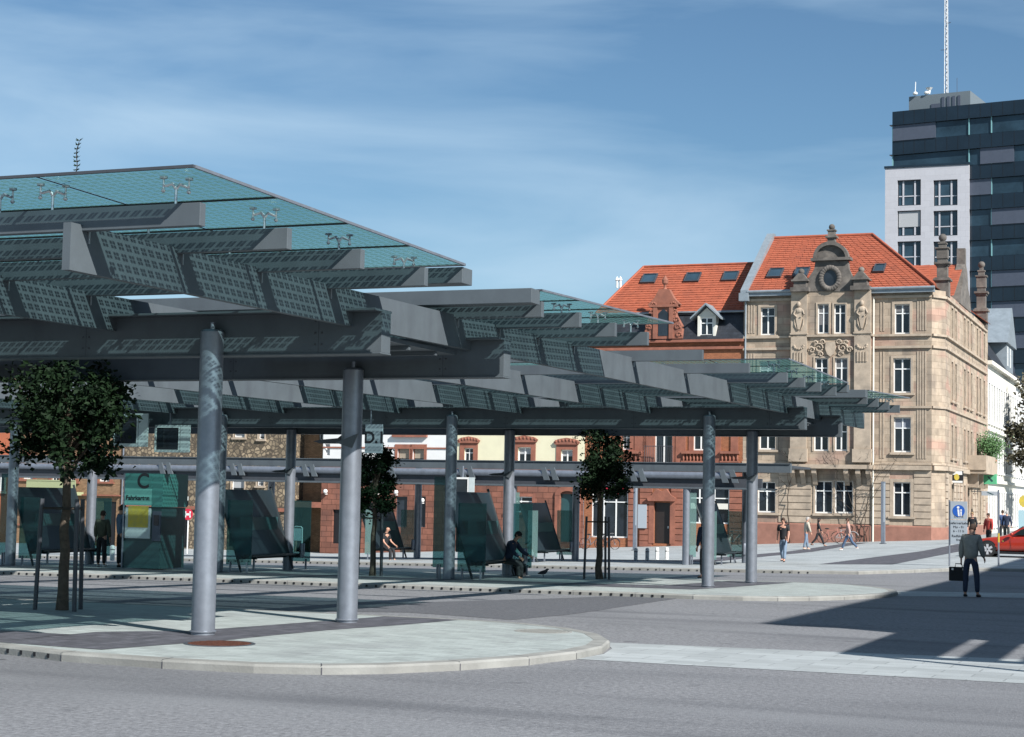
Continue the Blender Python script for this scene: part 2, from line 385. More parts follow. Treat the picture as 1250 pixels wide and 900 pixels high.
def dense(P, step=1.5):
    out = []
    for i in range(len(P)):
        p0 = Vector(P[i]); p1 = Vector(P[(i+1)%len(P)]); k = max(1, int((p1-p0).length/step))
        out += [tuple(p0+(p1-p0)*j/k) for j in range(k)]
    return out
def platform(P, top_mat, hgt=.10, slots=()):
    P = dense(P); I = inset(P, .22); n_ = len(P)
    sheet('platform_paving', I, hgt, top_mat)
    mb = MB()
    for i in range(n_):
        j = (i+1) % n_; (x0,y0),(x1,y1),(u1,v1),(u0,v0) = P[i],P[j],I[j],I[i]
        z0 = gz(x0,y0); z1 = gz(x1,y1)
        ch = .025
        def lerp(p_, q_, t_): return (p_[0]+(q_[0]-p_[0])*t_, p_[1]+(q_[1]-p_[1])*t_)
        e0 = lerp(P[i], I[i], .1); e1 = lerp(P[j], I[j], .1)
        mb.quad((x0,y0,z0-.1),(x1,y1,z1-.1),(x1,y1,z1+hgt-ch),(x0,y0,z0+hgt-ch))
        mb.quad((x0,y0,z0+hgt-ch),(x1,y1,z1+hgt-ch),(*e1,z1+hgt),(*e0,z0+hgt))
        mb.quad((*e0,z0+hgt),(*e1,z1+hgt),(u1,v1,gz(u1,v1)+hgt+.002),(u0,v0,gz(u0,v0)+hgt+.002))
    mb.cur = 1
    for (sa, sb, b, step) in slots:
        a = sa
        while a < sb:
            bs = []
            for i in range(n_):
                (xa, ya), (xb, yb) = P[i], P[(i+1) % n_]
                if xa != xb and min(xa, xb) <= a <= max(xa, xb): bs.append(ya+(yb-ya)*(a-xa)/(xb-xa))
            b = min(bs) if bs else b
            z = gz(a, b); mb.box(a, a+.05, b-.012, b+.02, z+.022, z+.07); a += step
    mb.cur = 2
    d = 0.
    for i in range(n_):                                    # joints between kerb stones
        j = (i+1) % n_; d += (Vector(P[j])-Vector(P[i])).length
        if d > 1.0:
            d = 0.; (x0,y0),(u0,v0) = P[i], I[i]; z = gz(x0,y0)
            tx = (Vector(P[j])-Vector(P[i])).normalized()*.006; nx = (Vector(I[i])-Vector(P[i])).normalized()*.003
            mb.quad((x0-tx.x-nx.x,y0-tx.y-nx.y,z),(x0+tx.x-nx.x,y0+tx.y-nx.y,z),(x0+tx.x-nx.x,y0+tx.y-nx.y,z+hgt-.02),(x0-tx.x-nx.x,y0-tx.y-nx.y,z+hgt-.02))
            mb.quad((x0-tx.x,y0-tx.y,z+hgt+.004),(x0+tx.x,y0+tx.y,z+hgt+.004),(u0+tx.x,v0+tx.y,z+hgt+.005),(u0-tx.x,v0-tx.y,z+hgt+.005))
    o = mb.build('kerb', [kerbstone, black, setts]); o.location = W(0,0,0); o.rotation_euler = (0,0,-TH); tag(o, kind='structure')
NOSE = [(0,-3.02),(1.4,-3.1),(2.5,-3.0),(3.2,-2.75),(3.75,-2.3),(4.3,-1.5),(4.75,-.5),(4.95,.6),(4.92,1.7),(4.65,2.8),(4.1,3.95),(3.3,4.9),(2.3,5.55),(1.0,5.78),(-.6,5.8)]
platform([(-70,5.8),(-70,-2.62),(-1.2,-2.64)]+NOSE, pavers, .10, [(-30,-.2,-2.645,.25)])
P2A, P2B = .48, 23.195
platform([(-75,P2B+5.6),(-75,P2B-4.7)]+[(x+.1,y+P2B-.3*(y > 0)-1.9*max(0,-y)/3.1) for x,y in NOSE], pavers, .10, [(-45,1.0,P2B-4.83,.25)])
P3B = 39.6
platform([(-90,90.2),(-90,P3B),(-20,P3B),(-1,P3B+.1),(1.2,P3B+.5),(4.0,46.8),(6,47.4),(60,50),(60,150),(-90,150)], slabs, .12, [(-50,-.3,P3B,.3)])
sheet('paved_strip', [(4.93,.62),(10.2,.70),(60,.9),(60,4.9),(9.9,4.45),(4.3,3.62),(4.75,2.6),(4.97,1.6)], .004, slabs)
sheet('paved_strip', [(5.0,24.2),(8,26.0),(40,26.5),(40,29.4),(8,29.0),(4.4,27.0)], .004, slabs)
sheet('dark_paving_band', [(-1.5,-2.35),(.18,-2.5),(.72,-.4),(.82,1.9),(1.12,3.68),(1.25,5.2),(1.25,5.5),(-.05,5.5),(-.08,4.74),(-.5,.45),(-1.34,-.43)], .104, setts)
sheet('dark_paving_band', [(-30,-2.38),(-1.5,-2.35),(-1.34,-.95),(-30,-.95)], .104, setts)
sheet('dark_paving_band', [(-40,P2B-1.9),(.6,P2B-1.9),(1.6,P2B+4.9),(-.2,P2B+4.9),(-.8,P2B+.3),(-40,P2B+.3)], .104, setts)
sheet('dark_paving_band', [(-1.7,47.6),(1,48.4),(.95,84),(-.6,84)], .125, setts)
sheet('dark_paving_band', [(-40,49.0),(-6.3,49.0),(-6.9,88),(-8.1,88),(-8.1,50.5),(-40,50.5)], .125, setts)
sheet('road_patch', [GP(*q_) for q_ in ((500,748),(625,757),(700,750),(836,729.5),(815,724.5),(700,730),(500,736),(0,728),(0,742))], .004, asphalt_n)
sheet('road_patch', [(-60,-4.6),(-1.6,-4.3),(-.6,-3.2),(-60,-3.2)], .004, asphalt_n)

# ------------------------------------------------------------------ big canopy over platforms one and two
def zr(b): return .0035*b*.93
PIT, UR, UPE = 3.582, 1.972, 3.358
can = thing('bus_station_canopy', 'huge grey steel canopy with solar glass roofs on round pillars over the two nearest platforms', 'canopy', W(0,0,0), -TH)
SK = P2A/P2B
A0 = -30.5
def along(mb, a0, a1, b0, b1, z0, z1, c=.012):   # beam parallel to the platforms
    s_ = SK*(b0+b1)/2; mb.box(a0+s_, a1+s_, b0, b1, z0, z1)
# girders on the pillar rows
for base, dz in ((0., 0.), (P2B, .035)):
    for (b0, ea, z0, z1, nm) in ((.09, 2.43, 3.772, 4.32, 'f'), (3.80, 2.54, 3.731, 4.289, 'g')):
        g = MB(); along(g, A0, ea, base+b0, base+b0+.26, z0+dz, z1+dz-.03)
        along(g, A0, ea, base+b0-.20, base+b0+.29, z1+dz-.03, z1+dz)
        along(g, A0, ea, base+b0-.02, base+b0+.28, z0+dz-.02, z0+dz)
        g.cur = 1
        for k in range(9):
            xj = ea-.9-3.582*k+SK*base; g.box(xj-.006, xj+.006, base+b0-.002, base+b0+.02, z0+dz, z1+dz-.03)
            for zz in (.1, .25, .4): g.box(xj-.06, xj-.035, base+b0-.008, base+b0+.01, z0+dz+zz, z0+dz+zz+.025); g.box(xj+.035, xj+.06, base+b0-.008, base+b0+.01, z0+dz+zz, z0+dz+zz+.025)
        g.build('main_girder', [steel, steel_d], can, bevel=.004)
# flat ceiling panels over the shelter bays, between the two girders
for base, nb, off in ((0., 3, 0.), (P2B, 5, .035)):
    for k in range(nb):
        q = MB(); s_ = SK*(base+2); xa = UR-PIT*(2*k+1)+s_+.06; xb = UR-PIT*2*k+s_-.06
        q.box(xa, xb, base+.36, base+3.58, 4.03+off, 4.085+off)
        for y in (1.1, 2.0, 2.9): q.box(xa+.02, xb-.02, base+y-.03, base+y+.03, 3.97+off, 4.028+off)
        q.build('ceiling_panel', steel, can)
# rafters, one straight plate each from the front edge to the back edge
bF, bE = -5.738, P2B+9.6
PB = [-5.516,-3.873,-2.237,-.574, 3.25, 4.78, 6.38, 8.0, 11.15, 14.43] + [P2B+x for x in (-5.516,-3.873,-2.237,-.574, 3.25, 4.78, 6.38, 8.0)]
for k in range(9):
    a = UR-PIT*k; r_ = MB()
    th_ = .045
    x0 = a+SK*bF; x1 = a+SK*bE
    P0 = [(x0-th_,bF),(x0+th_,bF),(x1+th_,bE),(x1-th_,bE)]
    zb0, zt0, zb1, zt1 = 4.108+zr(bF), 4.575+zr(bF), 4.108+zr(bE), 4.575+zr(bE)
    r_.add([(P0[0][0],bF,zb0),(P0[1][0],bF,zb0),(P0[2][0],bE,zb1),(P0[3][0],bE,zb1),(P0[0][0],bF,zt0),(P0[1][0],bF,zt0),(P0[2][0],bE,zt1),(P0[3][0],bE,zt1)],
           [(0,3,2,1),(4,5,6,7),(0,1,5,4),(1,2,6,5),(2,3,7,6),(3,0,4,7)])
    r_.cur = 1                                            # bright fixing plates where the purlins cross
    for b in PB:
        x = a+SK*b+.04; r_.box(x, x+.02, b+.052, b+.072, 4.40+zr(b), 4.60+zr(b))
    r_.build('rafter', [steel, chrome], can)
for i, b in enumerate(PB):
    q = MB(); z = zr(b); s_ = SK*b
    mid = i in (8, 9)
    hz = (4.50, 4.70) if mid else (4.515, 4.738)
    q.box(A0+s_, UPE+s_+(0.02 if mid else 0), b-.05, b+.05, hz[0]+z, hz[1]+z)
    q.build('purlin', steel, can, bevel=.005)
# gutters along the low edge of each glass roof
GUT = [(.30, .62), (2.62, 2.95), (P2B+.30, P2B+.62), (P2B+2.62, P2B+2.95)]
for b0, b1 in GUT:
    q = MB(); s_ = SK*b0; z = zr(b0); q.box(A0+s_, UPE+s_+.08, b0, b1, 4.655+z, 4.86+z); q.build('gutter', steel, can, bevel=.006)
# glass roofs in panes, with aluminium edge strip
ROOF = [(-5.85, .30, 5.015, 4.885), (2.95, 9.02, 4.865, 5.0), (P2B-5.85, P2B+.30, 5.04, 4.92), (P2B+2.95, P2B+9.02, 4.90, 5.05)]
PW = 1.791; EDGE = UPE+.09
for (b0, b1, z0, z1) in ROOF:
    z0 += zr(b0)*.5; z1 += zr(b1)*.5
    for k in range(19):
        g = MB(); xe = EDGE-PW*k; xs = xe-PW+.018
        for j in range(4):
            t0, t1 = j/4+.002, (j+1)/4-.002
            ya, yb = b0+(b1-b0)*t0, b0+(b1-b0)*t1; za, zb = z0+(z1-z0)*t0, z0+(z1-z0)*t1
            sa, sb_ = SK*ya, SK*yb
            g.quad((xs+sa,ya,za),(xe+sa,ya,za),(xe+sb_,yb,zb),(xs+sb_,yb,zb))
        g.build('roof_glass', pv, can)
    e = MB(); s0, s1 = SK*b0, SK*b1
    ends = [(b0,z0,-.03,.0),(b1,z1,.0,.03)]
    e.cur = 1
    for b, z, o0, o1 in ends: e.box(EDGE-PW*19+SK*b, EDGE+.02+SK*b, b+o0, b+o1, z-.012, z+.016)
    e.cur = 0
    e.add([(EDGE+.003+s0,b0,z0-.012),(EDGE+.03+s0,b0,z0-.012),(EDGE+.03+s1,b1,z1-.012),(EDGE+.003+s1,b1,z1-.012),
           (EDGE+.003+s0,b0,z0+.016),(EDGE+.03+s0,b0,z0+.016),(EDGE+.03+s1,b1,z1+.016),(EDGE+.003+s1,b1,z1+.016)],
          [(0,3,2,1),(4,5,6,7),(0,1,5,4),(1,2,6,5),(2,3,7,6),(3,0,4,7)])
    e.build('edge_strip', [galv, steel_d], can)
    sm = MB()                                             # black seals between the panes
    for j in (1, 2, 3):
        y = b0+(b1-b0)*j/4; z = z0+(z1-z0)*j/4; sm.box(EDGE-PW*19+SK*y, EDGE+SK*y, y-.022, y+.022, z-.012, z+.006)
    for k in range(1, 19):
        x = EDGE-PW*k+.009
        sm.quad((x-.02+s0,b0,z0-.005),(x+.02+s0,b0,z0-.005),(x+.02+s1,b1,z1-.005),(x-.02+s1,b1,z1-.005))
    sm.build('glass_seal', black, can)
# spider fittings holding the glass on the purlins
def spider(b, a, zt, zg):
    q = MB(); q.tube([(a,b,zt-.01),(a,b,zt+(zg-zt)*.62)], .014, 6)
    zc = zt+(zg-zt)*.62
    for sx in (-1, 1):
        q.tube([(a,b,zc-.02),(a+.03*sx,b+.02*sx,zc+.025),(a+.085*sx,b+.058*sx,zc-.0),(a+.10*sx,b+.068*sx,zc+.01)], [.02,.018,.014,.016], 6)
        q.tube([(a+.10*sx,b+.068*sx,zc-.035),(a+.10*sx,b+.068*sx,zg-.03)], .010, 6)
        q.box(a+.10*sx-.038, a+.10*sx+.038, b+.068*sx-.012, b+.068*sx+.012, zg-.035, zg-.014)
        q.box(a+.10*sx-.02, a+.10*sx+.02, b+.068*sx-.035, b+.068*sx+.035, zg-.034, zg-.015)
        q.ball(a+.10*sx, b+.068*sx, zc-.045, .022, n=8, k=6)
    q.build('spider_fitting', chrome if len(can.children) % 3 else galv, can)
for r_i, pbs in ((0, PB[0:4]), (1, PB[4:8]), (2, PB[10:14]), (3, PB[14:18])):
    b0, b1, z0, z1 = ROOF[r_i]
    for b in pbs:
        zg = z0+(z1-z0)*(b-b0)/(b1-b0)+zr(b)*.5; zt = 4.738+zr(b)
        cols = ([3.05, 1.62, .98, -.55] if r_i == 0 else [3.05, 1.62, -.3, -2.1] if r_i == 1 else [3.05, 1.62, .4] if r_i == 2 else [3.05, 1.62])
        for a in cols: spider(b, a+SK*b, zt, zg)
# pillars
def pillar(a, b, top, lamp=0.):
    z = gz(a, b)+.14
    q = MB(); q.lathe([(.155,z-.05),(.155,top+.03)], a, b, 28)
    o = q.build('pillar', galv, can, smooth=True)
    c = MB(); c.lathe([(.175,z),(.175,z+.012),(.16,z+.02)], a, b, 28); c.build('base_ring', galv, o, smooth=True)
    h = MB(); h.lathe([(.155,top+.03),(.13,top+.06),(.03,top+.07),(.03,top+.16)], a, b, 20); h.build('cap', galv, o, smooth=True)
    if lamp:
        f_ = MB(); zl = lamp
        f_.prism([(a-.12,zl+.02),(a-.12,zl+.16),(a-.2,zl+.10),(a-.5,zl+.075),(a-.62,zl+.05),(a-.5,zl+.02)], b-.07, b+.07)
        f_.build('lamp_arm', steel_d, o)
        f_ = MB(); f_.prism([(a-.18,zl+.03),(a+.1,zl-.05),(a+.2,zl+.17),(a+.02,zl+.1)], b-.185, b-.165); f_.build('lamp_bracket', steel, o)
for kk in range(3): pillar(-7.164*kk, 0, 4.03)
for kk in range(2): pillar(.22-7.164*kk, 3.68, 3.80, 2.70)
for kk in range(5): pillar(P2A-7.164*kk, P2B, 4.08)
for kk in range(5): pillar(P2A+.22-7.164*kk, P2B+3.68, 3.84, 2.55)
# sprig of weed rooted on the roof edge
a_, z_ = FB(92, 213, -5.6)
wd = thing('roof_weed', 'thin leafy weed growing up from the front edge of the glass roof', 'plant', W(a_, -5.6, z_), -TH)
q = MB(); stem = [(.012*math.sin(i*.9)+.003*i, .0, i*.042) for i in range(9)]; q.tube(stem, [.005]*8+[.002], 5); q.build('stem', vine, wd)
q = MB()
for i in range(1, 9):
    for s_ in (-1, 1, .4):
        for _ in range(2):
            x, y, z = stem[i]; q.quad((x,y,z),(x+.02*s_,y+.012,z+.012),(x+.04*s_,y+.02*random.uniform(-1,1),z+random.uniform(.0,.03)),(x+.018*s_,y-.012,z-.008))
q.build('leaf_cluster', leaf, wd)

# ------------------------------------------------------------------ low canopy of the third platform
B3 = 44.6
PX = [204, 291, 379, 475, 571, 672, 779, 890]
a3 = FB(838, 640, B3)[0]                                  # front pillar nearest the end of the roof
zt3, zg3, zb3 = FB(800, 565, B3)[1], FB(800, 575, B3)[1], FB(800, 594, B3)[1]
c3 = gthing('low_bus_canopy', 'long low grey canopy with a round pipe along its face, on the farthest platform', 'canopy', a3, B3, 0)
g = MB(); aR, aL = FB(930, 585, B3)[0]-a3, FB(150, 585, B3)[0]-a3-8
aR2 = FB(963, 575, B3)[0]-a3
g.box(aL, aR2, .25, .5, zg3, zt3); g.box(aL, aR2, .20, .55, zt3, zt3+.03); g.build('roof_beam', steel, c3)
g = MB(); g.box(aL, aR, -.02, .14, zb3, zg3-.25); g.build('front_beam', steel_d, c3)
g = MB(); g.box(aL, aR, -.17, 2.6, zb3-.06, zb3); g.build('soffit', steel, c3)
g = MB(); zp = FB(800, 580, B3)[1]
g.tube([(aL, -.06, zp), (aR-1.2, -.06, zp)], .14, 14); g.build('pipe', galv, c3, smooth=True)
for px in PX + [115, 990-20]:
    x = FB(px, 578, B3)[0]-a3
    if x > aR-.4: continue
    for dx in (-.22, .16):
        q = MB(); q.prism([(x+dx-.12,zp+.24),(x+dx+.06,zp+.24),(x+dx+.26,zp-.26),(x+dx+.02,zp-.26)], -.22, -.13); q.build('bracket', steel, c3)
q = MB(); q.box(aL, aR2, .5, 3.9, zt3-.12, zt3-.04); q.build('roof_sheet', steel_d, c3)
for kk in range(4):
    x = -7.164*kk; z = gz(a3+x, B3)+.12
    q = MB(); q.lathe([(.15,z-.05),(.15,zb3)], x, 0, 18); q.build('pillar', galv, c3, smooth=True)
    x2 = x+1.5; z = gz(a3+x2, B3+3.6)+.12
    q = MB(); q.lathe([(.15,z-.05),(.15,zt3-.05)], x2, 3.3, 18); q.build('pillar', galv, c3, smooth=True)

# ------------------------------------------------------------------ shelters on the platforms
def shelter(label, a, b, dz, far=False, glass=None, grp='glass bus shelters on the platforms'):
    o = gthing('bus_shelter', label, 'bus shelter', a, b, dz=dz, group=grp); gl = glass or shelter_g
    def pane(x0, x1, y, z0=.22, z1=2.05):
        q = MB(); q.box(x0, x1, y-.008, y+.008, z0, z1); g_ = q.build('glass_screen', gl, o)
        for x in (x0+.12, x1-.16):
            q = MB(); q.box(x, x+.04, y-.03, y+.03, 0, z0+.08); q.build('foot', galv, g_)
    pane(-.55, -.2, .15, .3, 2.75); pane(.18, .6 if glass else 1.0, .15); pane(.1, .95, 3.72)
    q = MB(); q.add([(.35,.5,.35),(.35,3.5,.35),(-.35,3.5,2.35),(-.35,.5,2.35),(.39,.5,.35),(.39,3.5,.35),(-.31,3.5,2.35),(-.31,.5,2.35)],
                    [(0,1,2,3),(7,6,5,4),(0,4,5,1),(1,5,6,2),(2,6,7,3),(3,7,4,0)]); q.build('leaning_back_panel', teal_k, o)
    for y in (.45, 3.5):
        q = MB(); q.tube([(.5,y,0),(-.36,y,2.45)], .035, 6); q.build('post', teal_k, o)
    q = MB()
    for j in range(4): q.box(.42+.11*j, .50+.11*j, .5, 3.5, .43, .47)
    q.box(.44, .84, .7, .76, .36, .43); q.box(.44, .84, 3.2, 3.26, .36, .43)
    q.build('bench', teal_k, o)
    q = MB(); q.box(-.25, .1, 1.0, 3.2, .7, 1.55); q.build('timetable_case', teal_d, o)
    for y in (1.0, 3.0):
        q = MB(); q.box(.55, .6, y, y+.05, 0, .4); q.build('foot', galv, o)
    q = MB(); q.lathe([(.07,.35),(.08,.4),(.08,.75),(.07,.78)], .9, 3.3, 12); q.build('litter_bin', galv, o, smooth=True)
    return o
pa = lambda k: P2A-7.164*k
shelter('glass shelter with leaning dark back between the pillars, two platforms away, with a seated figure', pa(1), P2B, .10)
shelter('dark teal glass shelter beside the ticket kiosk, partly behind the front pillar', pa(2), P2B, .10)
shelter('shaded glass shelter behind the near tree at the left edge', pa(3), P2B, .10)
shelter('bright pale glass shelter at the right end of the farthest platform', a3+.6, B3-.2, .12, glass=clear_g)
shelter('green glass shelter on the farthest platform left of the middle tree', a3-7.164+.5, B3-.2, .12, glass=clear_g)
shelter('green glass shelter on the farthest platform with a man seated in the sun', a3-14.33+.5, B3-.2, .12, glass=clear_g)

# ------------------------------------------------------------------ text
def text(txt, size, parent, loc, rot, m_, name='lettering', ext=.002, align='CENTER', bold=0.):
    cu = bpy.data.curves.new(name, 'FONT'); cu.body = txt; cu.size = size; cu.align_x = align; cu.align_y = 'CENTER'; cu.extrude = ext; cu.offset = bold
    tmp = bpy.data.objects.new('tmp', cu); C.objects.link(tmp)
    bpy.context.view_layer.update()
    me = bpy.data.meshes.new_from_object(tmp.evaluated_get(bpy.context.evaluated_depsgraph_get())); bpy.data.objects.remove(tmp)
    me.materials.clear(); me.materials.append(m_); me.name = name
    o = bpy.data.objects.new(name, me); C.objects.link(o); o.parent = parent; o.location = loc; o.rotation_euler = rot
    return o
FR = (R(90), 0, 0)                                       # lettering facing the front (-y)

# ticket kiosk with the letter C
kb = P2B+.2
ka0, ka1 = FB(150, 690, kb)[0], FB(207, 690, kb)[0]
kz = gz(ka0, kb)+.14; kt = FB(170, 578, kb)[1]-kz
wk = (ka1-ka0)*.78
ki = thing('ticket_kiosk', 'teal ticket kiosk with a letter C, yellow city map and the word Fahrkarten', 'kiosk', W(ka0, kb, kz), -TH)
q = MB(); q.box(0, wk, 0, 1.3, 0, .78); q.build('base', teal_d, ki)
q = MB(); q.box(0, wk, .03, 1.3, .78, kt-.98); q.build('body', teal_d, ki)
q = MB(); q.box(-.02, wk*.74, -.03, 1.3, kt-.44, kt); q.box(wk*.74, wk+.05, -.02, 1.32, kt-.97, kt); q.build('sign_box', teal_s, ki)
q = MB(); q.box(-.02, wk*.74, -.025, 1.3, kt-.93, kt-.44); q.build('light_panel', teal_l, ki)
text('C', .60, ki, (wk*.5, -.036, kt-.24), FR, textm, bold=.012)
text('Fahrkarten', .185, ki, (wk*.36, -.032, kt-.72), FR, textm, bold=.005)
q = MB(); q.box(.03, wk*.72, -.01, .03, .86, kt-1.0); d_ = q.build('display_case', poster, ki)
q = MB(); q.box(.13, wk*.66, -.018, -.01, 1.18, 1.80); q.build('city_map', yellow_m, d_)
q = MB(); q.box(wk*.78, wk*1.0, -.02, .03, .8, 1.66); q.build('ticket_machine', hr_silver, ki)
q = MB(); q.box(wk*.82, wk*.96, -.03, -.02, 1.25, 1.55); q.build('machine_screen', glassw, ki)
q = MB(); q.box(-.04, .0, -.04, .0, 0, kt); q.build('corner_post', galv, ki)

# hanging passenger screens and gate signs
def screen(label, px0, px1, py0, py1, b, frame_m, grp='hanging passenger screens'):
    a0, z0 = FB(px0, py1, b); a1, z1 = FB(px1, py0, b)
    o = thing('passenger_screen', label, 'screen', W(a0, b, z0), -TH, grp); w, h = a1-a0, z1-z0
    q = MB(); q.box(0, w*.72, .0, .3, 0, h*.09); q.box(0, w*.72, 0, .3, h*.90, h); q.box(0, .05, 0, .3, h*.09, h*.9); q.box(w*.72-.05, w*.72, 0, .3, h*.09, h*.9); q.build('casing', frame_m, o)
    q = MB(); q.box(.05, w*.72-.05, .03, .29, h*.09, h*.9); q.build('display', glassw, o)
    q = MB(); q.box(w*.74, w, .0, .04, 0, h); q.build('side_panel', poster, o)
    q = MB(); q.tube([(w*.36,.15,h),(w*.36,.15,h+.45)], .03, 8); q.build('hanger', galv, o)
    return o
screen('black hanging screen with perforated pale frame just right of the near tree', 137, 181, 505, 545, P2B-.6, poster)
screen('black hanging screen left of the front pillar, under the second canopy', 188, 232, 519, 552, P2B-.2, poster)
screen('small white framed screen hanging between two pillars on the farthest platform', 554, 579, 583, 605, B3-1.2, white)
def letter_sign(label, txt, px0, px1, py0, py1, b):
    a0, z0 = FB(px0, py1, b); a1, z1 = FB(px1, py0, b); w, h = a1-a0, z1-z0
    o = thing('gate_sign', label, 'sign', W(a0, b, z0), -TH)
    q = MB(); q.cbox(0, w, 0, .06, 0, h); q.build('plate', signgrey, o)
    text(txt, h*.56, o, (w*.56, -.004, h*.52), FR, textm, bold=.01)
    q = MB(); q.tube([(w*.3,.03,h),(w*.3,.03,h+.4)], .02, 8); q.build('hanger', galv, o)
letter_sign('grey hanging sign reading D.1 beside the second pillar', 'D.1', 445, 467, 518, 553, P2B-2.0)

# ------------------------------------------------------------------ facade kit
def wall_grid(mb, x0, x1, z0, z1, holes, y=0., depth=.28, tr=None):
    tr = tr or (lambda x, y_, z: (x, y_, z))
    xs = sorted({x0, x1, *[h[0] for h in holes], *[h[1] for h in holes]}); zs = sorted({z0, z1, *[h[2] for h in holes], *[h[3] for h in holes]})
    xs = [x for x in xs if x0 <= x <= x1]; zs = [z for z in zs if z0 <= z <= z1]
    for i in range(len(xs)-1):
        for j in range(len(zs)-1):
            cx, cz = (xs[i]+xs[i+1])/2, (zs[j]+zs[j+1])/2
            if any(h[0] < cx < h[1] and h[2] < cz < h[3] for h in holes): continue
            mb.quad(tr(xs[i],y,zs[j]), tr(xs[i+1],y,zs[j]), tr(xs[i+1],y,zs[j+1]), tr(xs[i],y,zs[j+1]))
    for a, b, c, d in holes:
        for p_ in (((a,c),(b,c)),((b,c),(b,d)),((b,d),(a,d)),((a,d),(a,c))):
            (xa,za),(xb,zb) = p_; mb.quad(tr(xa,y,za), tr(xa,y+depth,za), tr(xb,y+depth,zb), tr(xb,y,zb))
def mk(M_): return MB(M_)
def window(par, x0, x1, z0, z1, y=0., M_=None, frame=None, trim=None, sill=True, cross=True, leaves=2, shade=None, surw=.16, depth=.18, lowrail=False, name='window', hood=None):
    f_ = frame or white; w = x1-x0; t_ = min(.07, w*.09)
    q = mk(M_); yi = y+depth
    q.box(x0, x0+t_, yi-.04, yi+.05, z0, z1); q.box(x1-t_, x1, yi-.04, yi+.05, z0, z1)
    q.box(x0+t_, x1-t_, yi-.04, yi+.05, z1-t_, z1); q.box(x0+t_, x1-t_, yi-.04, yi+.05, z0, z0+t_*1.3)
    for k in range(1, leaves): xm = x0+w*k/leaves; q.box(xm-t_*.62, xm+t_*.62, yi-.05, yi+.05, z0+t_*1.3, z1-t_)
    zc = z0+(z1-z0)*.69
    if cross:
        for k in range(leaves):
            xa = x0+w*k/leaves+t_*.62; xb = x0+w*(k+1)/leaves-t_*.62; q.box(max(xa,x0+t_), min(xb,x1-t_), yi-.055, yi+.05, zc-t_*.5, zc+t_*.5)
    o = q.build(name, f_, par)
    q = mk(M_); q.box(x0+t_*.5, x1-t_*.5, yi+.0, yi+.02, z0+t_*.5, z1-t_*.5); q.build('pane', glassw, o)
    if shade:
        q = mk(M_); q.box(x0+t_, x1-t_, yi-.02, yi-.004, z0+(z1-z0)*(1-shade[0]), z1-t_); q.build('blind', shade[1], o)
    if trim:
        q = mk(M_); s = surw
        q.box(x0-s, x0, y-.05, y+.03, z0-.02, z1+s); q.box(x1, x1+s, y-.05, y+.03, z0-.02, z1+s); q.box(x0, x1, y-.05, y+.03, z1, z1+s)
        if sill: q.box(x0-s*1.5, x1+s*1.5, y-.14, y+.03, z0-.16, z0-.02)
        if hood == 'flat': q.box(x0-s*1.8, x1+s*1.8, y-.18, y+.02, z1+s+.12, z1+s+.24); q.box(x0-s*1.3, x1+s*1.3, y-.09, y+.02, z1+s+.002, z1+s+.12)
        if hood == 'shell':
            q.prism([(x0-s*1.2,z1+s+.002),(x1+s*1.2,z1+s+.002),(x1+s*1.5,z1+s+.18),(x1+s*.6,z1+s+.36),((x0+x1)/2,z1+s+.46),(x0-s*.6,z1+s+.36),(x0-s*1.5,z1+s+.18)], y-.16, y+.02)
            for i in range(7):
                q.ball(x0-s+(w+2*s)*i/6, y-.13, z1+s+.2+.1*math.sin(math.pi*i/6), .1, .09, .12, 8, 6)
        q.build('surround', trim, o)
    return o
BF = 90.4

# ------------------------------------------------------------------ buff sandstone corner house
ox, oz = FB(1137, 660, BF)[0], 0.
HB = thing('corner_house', 'four storey buff sandstone corner house with red tiled roof and carved gable', 'house', W(ox, BF, 0), -TH)
def fx(px, py): a, z = FB(px, py, BF); return a-ox, z
xl = fx(907, 500)[0]
Z = dict(base=-1.6, pl=.55, c1=4.22, c2=7.98, s3=11.76, c3=12.58, eave=15.45)
holes = []; wins = []
def hw(px0, px1, py0, py1):
    x0, z1 = fx(px0, (py0)); x1, z0 = fx(px1, py1); return (x0, x1, z0, z1)
colL = [hw(928.6,945.7,375.5,409), hw(927,947,441,477), hw(927,946.7,510,549), hw(925,946.5,588,626)]
colR = [hw(1092,1110.7,371.5,407.5), hw(1090.5,1112,437.5,479.5), hw(1091,1112,509.5,552.3), hw(1090.4,1111.4,588.5,630.5)]
bx0, bx1 = fx(968,500)[0], fx(1064,500)[0]; BP = -.5
bay = [hw(1000,1013.6,372.4,408), hw(1020,1034,372.4,408), hw(997,1012.4,438,477), hw(1021,1036.5,438,477), hw(995.5,1013,517,551), hw(1021,1036,517,551)]
gfw = [hw(994.7,1016,587,627), hw(1019,1041,587,627)]
q = MB()
wall_grid(q, xl, bx0, Z['c1'], Z['eave'], colL[:3]); wall_grid(q, bx1, 0, Z['c1'], Z['eave'], colR[:3]); 
wall_grid(q, bx0, bx1, Z['c1'], Z['eave']+.0, bay, y=BP)
q.quad((bx0,BP,Z['c1']),(bx0,BP,Z['eave']),(bx0,0,Z['eave']),(bx0,0,Z['c1'])); q.quad((bx1,BP,Z['c1']),(bx1,0,Z['c1']),(bx1,0,Z['eave']),(bx1,BP,Z['eave']))
q.quad((bx0,BP,Z['c1']),(bx0,0,Z['c1']),(bx1,0,Z['c1']),(bx1,BP,Z['c1']))
wall_grid(q, xl, 0, Z['pl'], Z['c1'], [colL[3], colR[3]]+gfw)
q.box(xl, xl+.02, 0.02, 14, Z['base'], Z['eave'])
